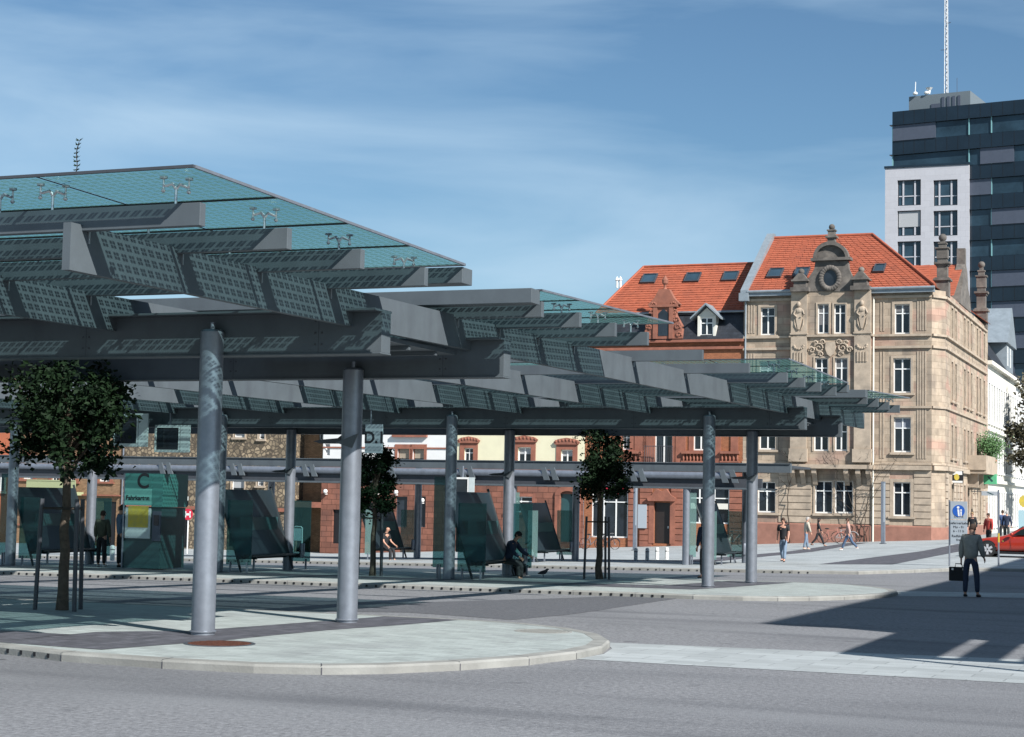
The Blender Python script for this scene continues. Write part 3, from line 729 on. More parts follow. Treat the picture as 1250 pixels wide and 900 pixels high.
# side wall with its own window openings
SD = 23.6; CH = 1.25                                     # length of the side wall, chamfered corner width
TS = lambda x, y_, z: (CH*.55-y_, CH*.9+x, z)             # along the side street
sidew = []
for (z0, z1) in ((.9,3.3),(5.0,7.1),(8.7,11.2),(12.7,14.7)):
    for yy in (2.6, 4.4, 9.0, 10.9, 12.8, 16.2, 18.0, 20.6): sidew.append((yy, yy+.95, z0, z1))
wall_grid(q, 0.0, SD, Z['base'], Z['eave'], sidew, tr=TS)
q.quad((0,0,Z['base']),(CH*.55,CH*.9,Z['base']),(CH*.55,CH*.9,Z['eave']),(0,0,Z['eave']))
q.quad((xl,SD,Z['base']),(CH*.55,SD,Z['base']),(CH*.55,SD,Z['eave']),(xl,SD,Z['eave']))
q.build('wall', sandst, HB)
q = MB(); q.box(xl+.02, 0, -.12, 0.0, Z['base'], Z['pl']); q.prismx([(-.12,Z['pl']),(0,Z['pl']),(0,Z['pl']+.08)], xl+.02, 0)
q.add([(0,-.12,Z['base']),(CH*.55+.1,CH*.9-.05,Z['base']),(CH*.55+.1,CH*.9-.05,Z['pl']),(0,-.12,Z['pl'])],[(0,1,2,3)])
q.box(CH*.55-.02, CH*.55+.1, CH*.9-.05, SD, Z['base'], Z['pl']); q.build('plinth', plinth, HB)
# rusticated courses of the ground floor
q = MB(); opens = sorted([colL[3], colR[3], (gfw[0][0], gfw[1][1], gfw[0][2], gfw[0][3])])
segs = []; x = xl+.03
for o_ in opens: segs.append((x, o_[0]-.22)); x = o_[1]+.22
segs.append((x, -.01))
for x0, x1 in segs:
    q = MB(); q.box(x0+.01, x1-.01, -.012, .0, Z['pl']+.13, Z['pl']+.12+8*.43-.07)
    for i in range(8): z0 = Z['pl']+.12+i*.43; q.box(x0, x1, -.055, -.002, z0, z0+.37)
    q.build('rusticated_pier', sandst_p, HB)
for yy in (0.1, 3.7, 5.6, 7.2, 13.9, 15.4, 20.2):
    q = MB()
    for i in range(8): z0 = Z['pl']+.12+i*.43; q.box(CH*.55, CH*.55+.06, CH*.9+yy, CH*.9+yy+1.2, z0, z0+.37)
    q.build('rusticated_pier', sandst_p, HB)
# cornices and string courses
q = MB()
def course(z, h, p, bay_too=True, L=True):
    q.box(xl-.02, bx0, -p, .02, z, z+h); q.box(bx1, 0.0, -p, .02, z, z+h)
    if bay_too: q.box(bx0-.05, bx1+.05, BP-p, BP+.02, z, z+h); q.box(bx0-p, bx0, BP-p, 0, z, z+h*.99); q.box(bx1, bx1+p, BP-p, 0, z, z+h*.99)
    v0 = Vector((0,0)); v1 = Vector((CH*.55, CH*.9)); nrm = Vector((CH*.9,-CH*.55)).normalized()*p
    q.add([(v0.x,v0.y,z),(v0.x+nrm.x,v0.y+nrm.y,z),(v1.x+nrm.x,v1.y+nrm.y,z),(v1.x,v1.y,z),(v0.x,v0.y,z+h),(v0.x+nrm.x,v0.y+nrm.y,z+h),(v1.x+nrm.x,v1.y+nrm.y,z+h),(v1.x,v1.y,z+h)],
          [(0,3,2,1),(4,5,6,7),(0,1,5,4),(1,2,6,5),(2,3,7,6)])
    q.box(CH*.55-.02, CH*.55+p, CH*.9, SD, z, z+h)
course(Z['c1']-.12, .28, .22); course(Z['c1']+.2, .12, .08, False); course(Z['c2'], .14, .12); course(Z['s3'], .16, .14, False); course(Z['c3']-.06, .14, .16)
course(Z['eave']-.5, .16, .14, False)
q.build('cornice', sandst_p, HB)
for i_, h_ in enumerate(colL[:3]+colR[:3]): window(HB, *h_, trim=sandst_p, shade=[None,(.3,blind),None,(.25,curtain),None,(.32,blind_g)][i_])
for h_ in (colL[3], colR[3]): window(HB, *h_, trim=sandst_p, surw=.2)
for i_, h_ in enumerate(bay): window(HB, *h_, y=BP, trim=sandst_p, surw=.1, sill=False, shade=[(.7,curtain),None,None,(.35,curtain),(.3,blind_g),None][i_])
for h_ in gfw: window(HB, *h_, trim=sandst_p, surw=.08)
for h_ in sidew: window(HB, *h_, M_=Matrix(((0,-1,0,CH*.55),(1,0,0,CH*.9),(0,0,1,0),(0,0,0,1))), trim=sandst_p, surw=.14)
# pilasters of the bay, fluted strips beside the outer windows
q = MB()
for x0, x1 in ((bx0-.03, bx0+1.0), (bx1-1.0, bx1+.03)):
    q.box(x0, x1, BP-.16, BP, Z['c1']+.3, Z['eave']); q.box(x0-.08, x1+.08, BP-.28, BP, Z['c1']+.32, Z['c1']+1.15)
    q.box(x0-.05, x1+.05, BP-.22, BP, Z['c3']+.1, Z['c3']+.2)
for x in (-2.55,-2.4,-2.25,-2.1,-1.95): pass
for x0 in [x for x in (-.42,-.58,-.74,-.9)]+[colR[0][0]-.72, colR[0][0]-.9, xl+.28, xl+.46, xl+.64]:
    q.box(x0, x0+.1, -.035, 0, Z['c1']+.6, Z['s3']-.2); q.box(x0, x0+.1, -.035, 0, Z['c3']+.3, Z['eave']-.7)
q.build('pilaster', sandst_p, HB)
# carved figures and coat of arms
for cx in (bx0+.5, bx1-.5):
    q = MB(); z = 14.0
    q.ball(cx-.02, BP-.24, z+.62, .14, .14, .18, 10, 8); q.ball(cx-.02, BP-.2, z+.22, .27, .15, .2, 10, 8)
    q.prism([(cx-.24,z+.2),(cx+.2,z+.2),(cx+.15,z-.4),(cx+.05,z-1.0),(cx-.07,z-1.0),(cx-.18,z-.4)], BP-.26, BP-.155)
    for s_ in (-1, 1):
        q.tube([(cx+s_*.2,BP-.22,z+.28),(cx+s_*.33,BP-.26,z-.02),(cx+s_*.12,BP-.3,z-.2)], [.075,.065,.05], 7)
        q.tube([(cx+s_*.3,BP-.18,z-.3),(cx+s_*.26,BP-.2,z-.7),(cx+s_*.12,BP-.2,z-1.05)], [.03,.05,.02], 6)
    for i in range(4): q.box(cx-.32+.18*i, cx-.22+.18*i, BP-.22, BP-.16, 10.9, 11.55)
    for i in range(7): t_ = math.pi*i/6; q.ball(cx-.3*math.cos(t_), BP-.19, 11.95-.2*math.sin(t_), .08, .06, .08, 6, 5)
    q.build('carved_figure', sandst_p, HB); q = MB()
cx = (bx0+bx1)/2; zc_ = 11.75
q.prism([(cx-.3,zc_+.42),(cx+.3,zc_+.42),(cx+.33,zc_),(cx+.2,zc_-.35),(cx,zc_-.52),(cx-.2,zc_-.35),(cx-.33,zc_)], BP-.16, BP)
for s_ in (-1, 1):
    for (ox_, oz_, r0_, tn) in ((.75,.05,.34,1.5),(1.2,-.08,.22,1.3),(.5,.42,.18,1.2),(.95,.38,.15,1.2),(.62,-.36,.18,1.2)):
        q.tube([(cx+s_*(ox_+r0_*(1-k/22)*math.cos(2*math.pi*tn*k/18)), BP-.07, zc_+oz_+r0_*(1-k/22)*math.sin(2*math.pi*tn*k/18)) for k in range(19)], [.065*(1-.5*k/18) for k in range(19)], 5)
for s_ in ():
    for i in range(9):
        t_ = i/8; q.ball(cx+s_*(.4+.95*t_), BP-.08, zc_+.32*math.sin(t_*6.5)-.1*t_, .17-.06*t_, .1, .2-.07*t_, 8, 6)
    q.ball(cx+s_*.36, BP-.16, zc_+.35, .12, .1, .3, 8, 6)
q.build('coat_of_arms', sandst_p, HB)
# consoles and small balcony slab below the bay
q = MB(); q.box(bx0-.15, bx1+.15, BP-.25, BP+.3, Z['c1']-.1, Z['c1']+.1)
for x in (bx0+.1, bx0+.75, bx0+1.5, bx1-1.5, bx1-.75, bx1-.1):
    q.prismx([(0,Z['c1']-1.15),(-.12,Z['c1']-1.1),(-.3,Z['c1']-.7),(BP-.15,Z['c1']-.4),(BP-.15,Z['c1']-.12),(0,Z['c1']-.12)], x-.15, x+.15)
q.build('console', sandst_p, HB)
# gable
gz0 = Z['eave']
def gp(px, py): x, z = fx(px, py); return (x, z)
out = [gp(982,357),gp(985,347),gp(991,338),gp(996,330),gp(997.5,320),gp(1037,320),gp(1038,330),gp(1043,340),gp(1049,348),gp(1051,357)]
arch = [gp(1016.7+20.5*math.cos(math.pi*i/12), 318-18*math.sin(math.pi*i/12)) for i in range(13)]
q = MB(); q.prism([(x,z) for x,z in out], BP-.05, BP+.45); q.prism(arch, BP-.04, BP+.4)
x0, z0 = gp(992.5,320.5); x1, z1 = gp(1041,315.5); q.box(x0, x1, BP-.3, BP+.5, z0, z1)
arch2 = [gp(1016.7+21.5*math.cos(math.pi*i/12), 317-20.5*math.sin(math.pi*i/12)) for i in range(13)]+[gp(1016.7-18*math.cos(math.pi*i/12), 317-16*math.sin(math.pi*i/12)) for i in range(13)]
q.prism(arch2, BP-.26, BP+.42)
def post(q, x, y, zs):                                     # stacked square post: list of (half width, z0, z1)
    for h_, a_, b_ in zs: q.box(x-h_, x+h_, y-h_, y+h_, a_, b_)
cx, _ = gp(1016.9, 300); z = lambda py: fx(1017, py)[1]
post(q, cx, BP+.1, [(.24, z(302), z(292)), (.36, z(292), z(289.5)), (.22, z(289.5), z(283.5)), (.28, z(283.5), z(282))])
q.ball(cx, BP+.1, z(278.6), .2, n=14, k=10)
for px in (980, 1053):
    cx, _ = gp(px, 350); o_ = 2 if px > 1000 else 6
    post(q, cx, BP+.05, [(.6, z(357), z(352)), (.42, z(352), z(344.5)), (.55, z(344.5), z(342.5))])
    q.prism([(cx-.5,z(342.5)),(cx+.5,z(342.5)),(cx+.14,z(334.5)),(cx-.14,z(334.5))], BP-.35, BP+.45); q.ball(cx, BP+.05, z(331.8), .2, n=14, k=10)
tor = MB()
cx, zc_ = gp(1015.5, 341)
for i in range(24):
    t_ = 2*math.pi*i/24; q.ball(cx+.58*math.cos(t_), BP-.12, zc_+.68*math.sin(t_), .17, .14, .17, 8, 6)
q.build('gable', sooty, HB, smooth=True)
q = MB(); pts = [(cx+.42*math.cos(2*math.pi*i/20), zc_+.52*math.sin(2*math.pi*i/20)) for i in range(20)]; q.prism(pts, BP-.075, BP-.055); q.build('oculus', glassw, HB)
# finials of the side front
q = MB()
for (pxx, py0, ys, sc) in ((1153, 357, 1.0, 1.), (1192, 398, 21.0, .95)):
    q = MB()
    yb, zz0 = FA(pxx, py0, ox+CH*.55); 
    y_ = {1.0: CH*.9+.6, 21.0: SD-.7}[ys]; zt_ = FA(pxx, {1.0: 283, 21.0: 323}[ys], ox+CH*.55)[1]
    b_ = Z['eave']-.3; Ht = {1.0: 19.1, 21.0: 20.2}[ys]-b_ 
    post(q, CH*.55-.25, y_, [(w_*.85,p_,r_) for w_,p_,r_ in [(.5,b_,b_+Ht*.26),(.64,b_+Ht*.26,b_+Ht*.29),(.54,b_+Ht*.29,b_+Ht*.31),(.38,b_+Ht*.31,b_+Ht*.5),(.46,b_+Ht*.5,b_+Ht*.53),(.58,b_+Ht*.53,b_+Ht*.56),(.34,b_+Ht*.56,b_+Ht*.62),(.40,b_+Ht*.62,b_+Ht*.78),(.5,b_+Ht*.78,b_+Ht*.80),(.26,b_+Ht*.80,b_+Ht*.86),(.32,b_+Ht*.86,b_+Ht*.88),(.16,b_+Ht*.88,b_+Ht*.93)]])
    q.ball(CH*.55-.25, y_, b_+Ht*.965, .26, n=14, k=10)
    q.build('finial', sooty, HB, smooth=True)
q = MB(); y_ = 10.9; b_ = Z['eave']
q.prismx([(y_-3.2,b_),(y_+3.2,b_),(y_+2.4,b_+1.0),(y_+1.5,b_+1.5),(y_+1.0,b_+2.6),(y_+.35,b_+3.0),(y_+.25,b_+4.1),(y_-.25,b_+4.1),(y_-.35,b_+3.0),(y_-1.0,b_+2.6),(y_-1.5,b_+1.5),(y_-2.4,b_+1.0)], CH*.55-.5, CH*.55+.05)
q.build('side_gable', sooty, HB, smooth=True)
# roof: hipped, tiled in courses
RD, RH = 7.0, 4.55
xr0 = fx(938, 290)[0]+.35; xr1 = -4.95; ze = Z['eave']+.12
def tiled(name, corners, par, nrow, mt):                   # corners: bottom-left, bottom-right, top-right, top-left
    bl, br_, tr_, tl = [Vector(c_) for c_ in corners]; q = MB(); nv = (br_-bl).cross(tl-bl).normalized()
    for i in range(nrow):
        t0, t1 = i/nrow, (i+1)/nrow
        a, b = bl.lerp(tl, t0), br_.lerp(tr_, t0); c_, d = br_.lerp(tr_, t1), bl.lerp(tl, t1)
        q.quad(a+nv*.045, b+nv*.045, c_+nv*.01, d+nv*.01); q.quad(a+nv*.0, b+nv*.0, b+nv*.045, a+nv*.045)
        L = (b-a).length; k = max(1, int(L/.42))
        for j in range(1, k):                              # raised tile edges
            s_ = j/k; p0 = a.lerp(b, s_); p1 = d.lerp(c_, s_); e = (b-a).normalized()*.035
            q.quad(p0-e+nv*.062, p0+e+nv*.062, p1+e+nv*.026, p1-e+nv*.026)
    return q.build(name, mt, par)
rf = tiled('roof', [(xl+.35,-.35,ze),(.25,-.35,ze),(xr1,RD,ze+RH),(xl+.35,RD,ze+RH)], HB, 26, tiles)
tiled('hip_slope', [(.25,-.35,ze),(CH*.55+.3,SD,ze),(xr1,SD,ze+RH),(xr1,RD,ze+RH)], rf, 26, tiles)
tiled('back_slope', [(CH*.5,2*RD+.3,ze),(xl+.35,2*RD+.3,ze),(xl+.35,RD,ze+RH),(xr1,RD,ze+RH)], rf, 6, tiles)
tiled('cross_gable_slope', [(CH*.5,5.6,ze+.1),(CH*.5,10.9,ze+2.9),(-5.5,10.9,ze+2.9),(-3.6,5.6,ze+.1)], rf, 8, tiles)
q = MB(); q.tube([(xl+.35,RD,ze+RH+.05),(xr1,RD,ze+RH+.05)], .12, 8); q.tube([(xr1,RD,ze+RH+.06),(.25,-.35,ze+.1)], .11, 8); q.build('ridge_tiles', tiles, rf)
q = MB(); q.tube([(xl+.3,-.45,ze-.02),(bx0,-.45,ze-.02)], .09, 8); q.tube([(bx1,-.45,ze-.02),(.25,-.45,ze-.02)], .09, 8); q.box(xl+.1,bx0,-.4,.0,ze-.3,ze-.08); q.box(bx1,.2,-.4,0,ze-.3,ze-.08); q.build('gutter', zinc, rf)
q = MB(); q.prismx([(-.5,ze-.5),(-.5,ze+.1),(RD-.2,ze+RH+.35),(RD+.4,ze+RH+.35),(RD+.4,ze-.5)], xl-.12, xl+.36); q.box(xl-.2, xl+.42, -.62, -.02, ze-.62, ze-.1); q.build('verge_wall', zinc, rf)
def skylight(par, rz, x, t, w=.8, h=1.0, y0=-.35, D=RD+.35):
    """roof window lying in a slope that rises rz over depth D"""
    q = MB(); L = math.hypot(D, rz); dy, dz = D/L, rz/L
    c0 = Vector((x, y0+D*t, ze_cur+rz*t)); e = Vector((0, dy, dz)); nn = Vector((0, -dz, dy)); X = Vector((1,0,0))
    def bb(x0,x1,a0,a1,n0,n1): 
        q.add([c0+X*i+e*j+nn*k for k in (n0,n1) for i,j in ((x0,a0),(x1,a0),(x1,a1),(x0,a1))],[(0,3,2,1),(4,5,6,7),(0,1,5,4),(1,2,6,5),(2,3,7,6),(3,0,4,7)])
    bb(0,w,0,.08,.06,.2); bb(0,w,h-.08,h,.06,.2); bb(0,.08,.08,h-.08,.06,.2); bb(w-.08,w,.08,h-.08,.06,.2)
    o = q.build('skylight', steel_d, par); q = MB(); bb(.08,w-.08,.08,h-.08,.10,.15); q.build('pane', hr_glass, o)
ze_cur = ze
for px, py in ((937,337),(969,337)): skylight(rf, RH, FB(px,330,BF+1.6)[0]-ox, .22, .95, 1.35)
skylight(rf, RH, FB(1066,333,BF+1.8)[0]-ox, .26, .72, 1.2)
# downpipes
q = MB(); q.tube([(xl+.15,-.12,Z['eave']-.3),(xl+.15,-.12,8)], .06, 8); q.build('downpipe', zinc, HB)
q = MB(); q.tube([(bx1+.12,-.12,Z['eave']-.4),(bx1+.12,-.12,gz(ox+bx1,BF))], .06, 8); q.build('downpipe', offw, HB)
# corner balcony and pub sign on the side street
q = MB(); q.box(CH*.5, CH*.55+1.3, 12, 19, 4.15, 4.4); q.box(CH*.55+1.2, CH*.55+1.3, 12, 19, 4.4, 5.4); q.box(CH*.5, CH*.55+1.3, 11.9, 12, 4.4, 5.4)
for yy in (12.6, 15.5, 18.4): q.prismx([(yy-.2,4.15),(yy+.2,4.15),(yy+.1,3.2),(yy-.1,3.2)], CH*.5, CH*.55+.7)
q.build('balcony', sandst_p, HB)
# thick bare climbing plant over the bay
vp = thing('climbing_plant', 'bare tangled climber on the ground floor of the corner house', 'plant', W(ox, BF, 0), -TH)
q = MB(); rnd = random.Random(3)
def climb(x, z, dx, dz, n_, r0):
    pts = [(x, -.16, z)]
    for i in range(n_):
        dx += rnd.uniform(-.16,.16); dz += rnd.uniform(-.05,.08); x += dx*.28; z += dz*.28; pts.append((x, -.14-rnd.uniform(0,.34)-(.45 if z > 3.2 else 0), z))
        if rnd.random() < .13 and n_ > 6 and z > 1.2: climb(x, z, rnd.uniform(-.8,.8), rnd.uniform(.1,.8), n_//2, r0*.55)
        if z > 5.2: break
    q.tube(pts, [r0*(1-.7*i/len(pts)) for i in range(len(pts))], 4, False)
for i in range(6): climb(fx(1042+4.2*i,650)[0], -.6, rnd.uniform(-.1,.1), 1.0, 20, .026)
climb(fx(965,650)[0], -.6, .0, 1.0, 22, .045)
q.build('stem', vine, vp)

# ------------------------------------------------------------------ street front to the left
def house(name, label, px0, px1, top_py, wall_m, eave=None):
    x0 = FB(px0, 600, BF)[0]; x1 = FB(px1, 600, BF)[0]
    o = thing(name, label, 'house', W(x1, BF, 0), -TH)
    return o, x0-x1, x1
def H(ox_): 
    def f_(px0, px1, py0, py1):
        x0, z1 = FB(px0, py0, BF); x1, z0 = FB(px1, py1, BF); return (x0-ox_, x1-ox_, z0, z1)
    return f_
def shell(o, w, z0, z1, holes, wm, back=10.):
    q = MB(); wall_grid(q, w, 0, z0, z1, holes)
    q.quad((w,0,z0),(w,0,z1),(w,back,z1),(w,back,z0)); q.quad((0,0,z0),(0,back,z0),(0,back,z1),(0,0,z1)); q.quad((w,back,z0),(w,back,z1),(0,back,z1),(0,back,z0))
    return q.build('wall', wm, o)
def gable_roof(o, w, z, m_, rise=3.2, back=10.):
    rf = tiled('roof', [(w-.02,-.4,z),(0.02,-.4,z),(0.02,back/2,z+rise),(w-.02,back/2,z+rise)], o, 9, m_)
    tiled('back_slope', [(0.02,back+.3,z),(w-.02,back+.3,z),(w-.02,back/2,z+rise),(0.02,back/2,z+rise)], rf, 3, m_)
    q = MB(); q.tube([(w,-.48,z-.03),(0,-.48,z-.03)], .08, 6); q.build('gutter', zinc, rf); return rf

# red brick house with mansard (right of the row)
o, w, hx = house('brick_house', 'orange brick house with slate mansard, orange tiled roof and red stone trim', 713, 906.5, 416, brickw)
h = H(hx)
u1 = [h(760,769,528,549), h(799.5,820.5,522,566), h(846.5,864,522,550), h(778-6,778+2,470,500)][:3]
up2 = [h(850,866,455,495), h(800,816,455,495), h(750,766,455,495)]
shop = [h(723,766,593,657), h(836,890,594,640)]
door = [h(799,818,613.5,664)]
ZE = FB(905, 415, BF)[1]
shell(o, w, -2.6, ZE, u1+up2+shop+door, brickw)
for i, x in enumerate(u1): window(o, *x, trim=redst, surw=.3, cross=(i != 1))
for x in up2: window(o, *x, trim=redst, surw=.25)
q = MB()
for x0, x1 in ((782,796),(820,833),(891,905),(768,777)):                 # ground floor piers of red ashlar
    a, b, c_, d = h(x0, x1, 592, 668); q = MB()
    for i in range(12): zz = c_+.02+i*.4; q.box(a, b, -.12, 0, zz, zz+.36)
    q.build('rusticated_pier', redst, o)
q = MB()
for x0, x1 in ((776,789),(826,837),(872,880),(893,901),(786,795)):
    a, b, c_, d = h(x0, x1, 470, 565); q.box(a, b, -.09, 0, c_, d)
a, b, c_, d = h(714, 905, 566, 572); q.box(w, -.0, -.22, 0, c_, d)
q.box(w, 0, -.3, 0, ZE-.12, ZE+.05); q.box(w, 0, -.16, 0, ZE-.6, ZE-.42)
q.build('stone_band', redst, o)
for px0, px1 in ((765,784),(833,871),(880,903)):                          # balustrades under the windows
    a, b, c_, d = h(px0, px1, 551, 565); q = MB(); q.box(a, b, -.3, -.02, d-.16, d); q.box(a, b, -.3, -.02, c_, c_+.1)
    k = max(3, int((b-a)/.22))
    for i in range(k): q.lathe([(.05,c_+.1),(.075,c_+.25),(.04,c_+.5),(.06,d-.16)], a+(b-a)*(i+.5)/k, -.15, 8)
    q.build('balustrade', redst, o)
a, b, c_, d = h(790, 824, 545, 567); q = MB(); q.box(a, b, -.6, -.02, c_-.1, c_+.05)
for i in range(16): x = a+(b-a)*i/15; q.tube([(x,-.57,c_+.05),(x,-.57,d)], .014, 4)
q.tube([(a,-.57,d),(b,-.57,d)], .025, 5); q.build('iron_balcony', steel_d, o)
x = door[0]; q = MB(); q.box(x[0], x[1], .12, .18, x[2], x[3]); dd = q.build('door', mat('dark_wood', (.02,.014,.012), .5, 0, .2, 5), o)
q = MB(); q.box(x[1]-.2, x[1]-.14, .06, .12, x[2]+1.0, x[2]+1.15); q.build('handle', chrome, dd)
q = MB(); cx = (x[0]+x[1])/2
q.prism([(x[0]-.35,x[3]+.1),(x[1]+.35,x[3]+.1),(x[1]+.45,x[3]+.3),(x[1]+.1,x[3]+.5),(cx+.35,x[3]+.9),(cx,x[3]+.75),(cx-.35,x[3]+.9),(x[0]-.1,x[3]+.5),(x[0]-.45,x[3]+.3)], -.35, 0)
q.box(x[0]-.35, x[0], -.14, 0, x[2], x[3]+.1); q.box(x[1], x[1]+.35, -.14, 0, x[2], x[3]+.1); q.build('door_surround', redst, o)
for x in shop:
    wd_ = window(o, *x, leaves=3, cross=True, name='shop_window', depth=.1)
a, b, c_, d = h(836, 890, 594, 600); 
a, b, c_, d = h(741, 762, 591, 603); q = MB(); q.box(a, b, -.16, -.04, c_, d); q.build('shop_sign', redsign, o)
q = MB(); a, b, c_, d = h(780, 790, 616, 645); q.box(a, b, -.22, -.125, c_, d); q.build('notice_case', signgrey, o)
a, b, c_, d = h(838, 889, 614, 622); q = MB(); q.box(a, b, -.1, .0, c_, d); q.build('shop_fascia', offw, o)
# mansard and tiled roof
zs, zt_, zr_ = FB(860,376,BF)[1]-.15, FB(860,412,BF)[1], 0
ms = MB(); ms.quad((w,-.28,ZE+.05),(0,-.28,ZE+.05),(0,1.1,zs),(w,1.1,zs)); ms.quad((w,-.28,ZE+.05),(w,1.1,zs),(w,10,zs),(w,10,ZE)); man_ = ms.build('mansard_slope', slate, o)
ze_cur = zs
rl = FB(722, 374, BF)[0]-hx
rf = tiled('roof', [(rl,.9,zs+.02),(-.13,.9,zs+.02),(-.13,5.6,zs+3.75),(rl+1.9,5.6,zs+3.75)], o, 20, tiles)
tiled('back_slope', [(-.13,11,zs),(rl,11,zs),(rl+1.9,5.6,zs+3.75),(-.13,5.6,zs+3.75)], rf, 3, tiles)
q = MB(); q.tube([(rl+1.9,5.6,zs+3.8),(-.13,5.6,zs+3.8)], .1, 6); q.tube([(rl,.9,zs+.05),(rl+1.9,5.6,zs+3.8)], .09, 6); q.build('ridge_tiles', tiles, rf)
q = MB(); q.tube([(w,.82,zs-.03),(-.13,.82,zs-.03)], .07, 6); q.build('gutter', zinc, rf)
for px in (782,835,881): skylight(rf, 3.73, FB(px,336,BF+3.9)[0]-hx, .62, 1.05, 1.15, y0=.9, D=4.7)
for px in (755,759):
    x = FB(px,340,BF+3.9)[0]-hx; q = MB(); q.lathe([(.09,zs+2.1),(.09,zs+2.6),(.15,zs+2.65),(.02,zs+2.9)], x, 3.6, 8); q.build('vent_pipe', white, rf)
def dormer(px0, px1, py0, py1, ptop, mtl, roof_m, nm):
    a, b, c_, d = h(px0, px1, py0, py1); cx = (a+b)/2; top = FB((px0+px1)/2, ptop, BF)[1]
    q = MB(); q.box(a-.18, a, -.12, 1.6, c_-.1, d+.1); q.box(b, b+.18, -.12, 1.6, c_-.1, d+.1); q.box(a, b, -.12, 1.6, d, d+.1); q.prism([(a-.18,d+.1),(b+.18,d+.1),(cx,top-.15)], -.10, 1.6)
    o_ = q.build(nm, mtl, o)
    q = MB()
    for s_, e_ in ((a-.6, cx), (b+.6, cx)):
        q.add([(s_,-.5,d-.15),(e_,-.5,top),(e_,1.7,top),(s_,1.7,d-.15),(s_,-.5,d-.03),(e_,-.5,top+.12),(e_,1.7,top+.12),(s_,1.7,d-.03)],[(0,3,2,1),(4,5,6,7),(0,1,5,4),(1,2,6,5),(2,3,7,6),(3,0,4,7)])
    q.build('dormer_roof', roof_m, o_)
    window(o_, a, b, c_, d, y=-.12, depth=.1, name='dormer_window')
dormer(855.5, 871, 388, 410, 373, offw, zinc, 'dormer')
# carved stone dormer gable
q = MB(); a, b, c_, d = h(797, 826, 376, 414); cx = (a+b)/2
q.prism([(a-.5,c_),(b+.5,c_),(b+.4,c_+.9),(b,c_+1.6),(b-.1,d+.02),(a+.1,d+.02),(a,c_+1.6),(a-.4,c_+.9)], -.32, .25)
q.box(a-.15, b+.15, -.45, .3, d, d+.16)
pt_ = [(a-.3,d+.162),(b+.3,d+.162),(b-.15,d+.6),(cx+.35,d+1.2),(cx-.35,d+1.2),(a+.15,d+.6)]; q.prism(pt_, -.3, .25)
q.lathe([(.16,d+1.2),(.08,d+1.35),(.1,d+1.5),(.2,d+1.62),(.22,d+1.85),(.09,d+2.05),(.02,d+2.15)], cx, -.03, 12)
for s_ in (-1, 1):
    for i in range(5):
        zz = c_+.25+i*.5; xx = cx+s_*(1.05-.1*i)
        for j in range(9): t_ = j*.75; q.ball(xx+s_*.2*(1-j/10)*math.cos(t_), -.34, zz+.2*(1-j/10)*math.sin(t_), .075, .06, .075, 6, 5)
    q.box(cx+s_*.55-.14, cx+s_*.55+.14, -.42, -.31, c_, d)
q.box(cx-.4, cx+.4, -.33, -.321, c_+.3, c_+.31)
cd_ = q.build('carved_dormer', redst, o); q = MB(); q.prism([(cx-.34,c_+.2),(cx+.34,c_+.2),(cx+.34,c_+1.7),(cx,c_+2.0),(cx-.34,c_+1.7)], -.345, -.325); q.build('pane', glassw, cd_)

# cream house
o, w, hx = house('cream_house', 'cream plastered house with carved red stone window surrounds', 546, 713, 400, cream)
h = H(hx)
ws = [h(567,577.5,547,566), h(632.5,648,546,566), h(685,699,549,568)]; ws2 = [h(565,580,455,495), h(630,648,455,495), h(684,700,455,495)]
gfd = [h(684.5,702.5,603,662)]; gfw_ = [h(622,650,606,626)]; gfw2 = [h(573,590,604,628)]
shell(o, w, 3.7, 11.0, ws+ws2, cream); 
lw = MB(); wall_grid(lw, w, 0, -3.2, 3.7, [(x[0],x[1],max(x[2],-3.1),x[3]) for x in gfd+gfw_+gfw2], y=-.08); lw.box(w, 0, -.079, 0, 3.65, 3.7); lw.build('ground_floor_wall', redst_b, o)
for i, x in enumerate(ws): window(o, *x, trim=redst, surw=.34, hood='shell', shade=None if i == 0 else (.42, blind), cross=(i == 0))
for x in ws2: window(o, *x, trim=redst, surw=.3)
for x in gfw_+gfw2: window(o, *x, y=-.08, trim=redst, surw=.2)
x = gfd[0]; q = MB(); q.box(x[0], x[1], .10, .16, x[2], x[3]); q.build('door', teal_d, o)
q = MB(); cx, cz, rr = (x[0]+x[1])/2, x[3]-.1, (x[1]-x[0])/2
q.prism([(cx+(rr+.35)*math.cos(math.pi*i/12), cz+(rr+.1)*math.sin(math.pi*i/12)) for i in range(13)]+[(cx-rr*math.cos(math.pi*i/12)*.98, cz+(rr-.25)*math.sin(math.pi*i/12)) for i in range(13)], -.22, -.081)
q.box(x[0]-.35, x[0], -.2, -.081, x[2], cz); q.box(x[1], x[1]+.35, -.2, -.081, x[2], cz)
for i in range(3): q.box(x[0]-.2, x[1]+.2, -.9+.3*i, -.6+.3*i, x[2]-.7, x[2]-.45+.16*i)
q.build('door_surround', redst, o)
q = MB(); q.box(w, 0, -.3, 0, 3.702, 3.95); q.box(w,0,-.35,0,10.7,11.0); q.build('cornice', redst, o)
gable_roof(o, w, 11.0, slate, 1.6)
q = MB(); a, b, c_, d = h(665, 690, 660, 672)
